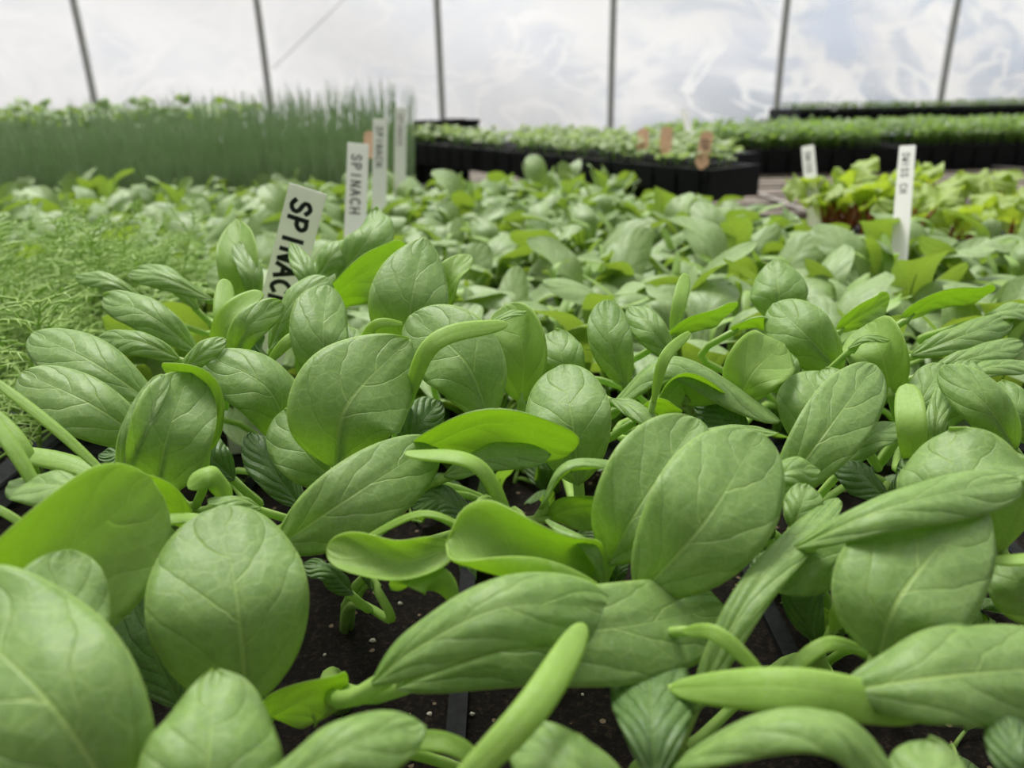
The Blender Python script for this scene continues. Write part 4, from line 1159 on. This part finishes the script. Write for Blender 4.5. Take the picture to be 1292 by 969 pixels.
def stake(x, y, d, xb, yb, db, **k):
    pt, pb = at(x, y, d), at(xb, yb, db)
    ax = (pb - pt).normalized(); L_ = (ZS - .012 - pt.z) / ax.z
    marker(pt, pt + ax * L_, **k)
stake(389, 238, 36.0, 355, 372, 37.6, W=.0178, text='SPINACH', label='white plant marker lettered SPINACH in black, nearest and largest', csize=.50, penw=.125, lead=.11, start=.11, rounded=.02)
stake(452, 181, 60.5, 449, 268, 59, W=.0166, text='SPINACH', label='white plant marker second from the front, lettering blurred', csize=.44, penw=.085, start=.2, rounded=.02)
stake(480, 150, 84, 479, 215, 83, W=.0158, text='SPINACH', label='white plant marker third from the front, before the onions', csize=.42, start=.2, rounded=.02)
stake(506, 136, 103, 505, 198, 102, W=.0155, text='SPINACH', ink='fadedink', label='white plant marker farthest back beside the onions, faded purple lettering', csize=.40, start=.2, rounded=.02)
stake(1145, 184, 64.5, 1136, 300, 61, W=.0125, text='SWISS CH', label='tall white plant marker at the edge of the chard', csize=.42, start=.2, penw=.08, rounded=.1)
stake(1019, 184, 88, 1024, 240, 86, W=.0140, text='SWISS', label='short white plant marker left of the small chard clump', csize=.40, start=.2, rounded=.15)
stake(862, 138, 160, 872, 175, 157, W=.014, text='', label='slanted white plant marker rising behind the pale seedlings', rounded=.1)
marker(at(1052, 131, 338), at(1052, 148, 338), W=.024, text='', label='white marker standing in the far shelf flat', rounded=.1)
def wtag(x, y, d, x2, y2, label, text=''):
    pt, pb = at(x, y, d), at(x2, y2, d - 1.5)
    marker(pt, pb, W=.0175, text=text, label=label, name='wooden_label', mat='woodtag', csize=.5, start=.25, group='wooden labels', rounded=.35)
wtag(893, 166, 105, 884, 214, 'wooden label with two dark letters at the near corner of the pale flat', 'DP')
wtag(842, 160, 112, 838, 198, 'wooden label second from the near corner among pale seedlings')
wtag(812, 162, 118, 810, 192, 'small wooden label third from the near corner among pale seedlings')
wtag(468, 166, 98, 467, 200, 'small orange wooden label half hidden between two white markers')
# black pots at the left end of the flats
for n, (x, y, d) in enumerate(((538, 152, 170), (556, 152, 172), (572, 150, 176), (590, 151, 180))):
    c = at(x, y, d); g = Geo(); ns = 14; vs = []; R = .028
    zb = BZ - c.z + .0
    zb = max(zb, -.075)
    prof = [(R * .72, zb), (R * .98, -.006), (R * 1.06, -.006), (R * 1.06, 0), (R * .94, 0), (R * .70, zb + .004)]
    for a, z in prof:
        for k in range(ns): vs.append(Vector((a * math.cos(2 * PI * k / ns), a * math.sin(2 * PI * k / ns), z)))
    fs = [(q * ns + k, q * ns + (k + 1) % ns, (q + 1) * ns + (k + 1) % ns, (q + 1) * ns + k) for q in range(len(prof) - 1) for k in range(ns)]
    fs += [tuple(range(ns))[::-1], tuple((len(prof) - 1) * ns + k for k in range(ns))]
    g.add(vs, fs); o = g.build('black_pot', MT['tray']); o.location = c
    tag(o, 'empty black plastic pot standing beside the left end of the raised flats', 'pot', 'black pots by the onions')

# ------------------------------------------------------------------ ground, plastic wall, hoops
g = Geo(); n = 24
vs = [Vector((-9 + 18 * i / n, -3 + 14 * j / n, 0)) for j in range(n + 1) for i in range(n + 1)]
fs = [(j * (n + 1) + i, j * (n + 1) + i + 1, (j + 1) * (n + 1) + i + 1, (j + 1) * (n + 1) + i) for j in range(n) for i in range(n)]
g.add(vs, fs); tag(g.build('floor', MT['gravel']), kind='structure')
WY = 4.75; YAW = math.radians(2.0)
def wall_pt(x, z, off=0.0):
    """x along the wall, z height; the wall leans in towards the room as it rises"""
    lean = -.05 * (z - .75) + .06 * max(0, z - .75) ** 2
    p = Vector((x, WY - lean - off, z))
    return Matrix.Rotation(YAW, 3, 'Z') @ p
rr = random.Random(5); NX, NZ = 260, 60
vs = []; uv = []
waves = [(rr.uniform(1.2, 5.5), rr.uniform(1.0, 6.0), rr.uniform(0, 6.28), rr.uniform(.003, .010)) for _ in range(10)]
HSP = 0.988; HX0 = -2.184
for j in range(NZ + 1):
    for i in range(NX + 1):
        x = -7 + 14 * i / NX; z = 0.0 + 3.2 * j / NZ
        ph = ((x - HX0) / HSP) % 1.0; pin = math.sin(PI * ph)
        dd = sum(a * math.sin(kx * x + kz * z + p) for kx, kz, p, a in waves) * (.3 + .7 * pin)
        vs.append(wall_pt(x, z, -.035 + dd)); uv.append((i / NX, j / NZ))
fs = [(j * (NX + 1) + i, j * (NX + 1) + i + 1, (j + 1) * (NX + 1) + i + 1, (j + 1) * (NX + 1) + i) for j in range(NZ) for i in range(NX)]
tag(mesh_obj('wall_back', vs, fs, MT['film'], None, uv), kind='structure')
names = ('leftmost', 'second from left', 'third from left', 'third from right', 'second from right', 'rightmost')
for k in range(6):
    x = HX0 + k * HSP; pts = [wall_pt(x, z * .1, .028) for z in range(0, 33)]
    base = pts[0].copy(); g = Geo(); tube_geo(g, [p - base for p in pts], .0205, 12); o = g.build('hoop_pipe', MT['pipe']); o.location = base
    tag(o, 'grey metal hoop pipe against the plastic wall, %s of six' % names[k], 'pipe', 'hoop pipes of the greenhouse')
g = Geo(); p0, p1 = wall_pt(-1.16, 1.14, .02), wall_pt(-.50, 1.66, .02)
tube_geo(g, [Vector((0, 0, 0)), (p1 - p0) / 2, p1 - p0], .0025, 6); o = g.build('brace_cord', MT['marker']); o.location = p0
tag(o, 'faint pale cord slanting across the plastic wall between the left pipes', 'cord')
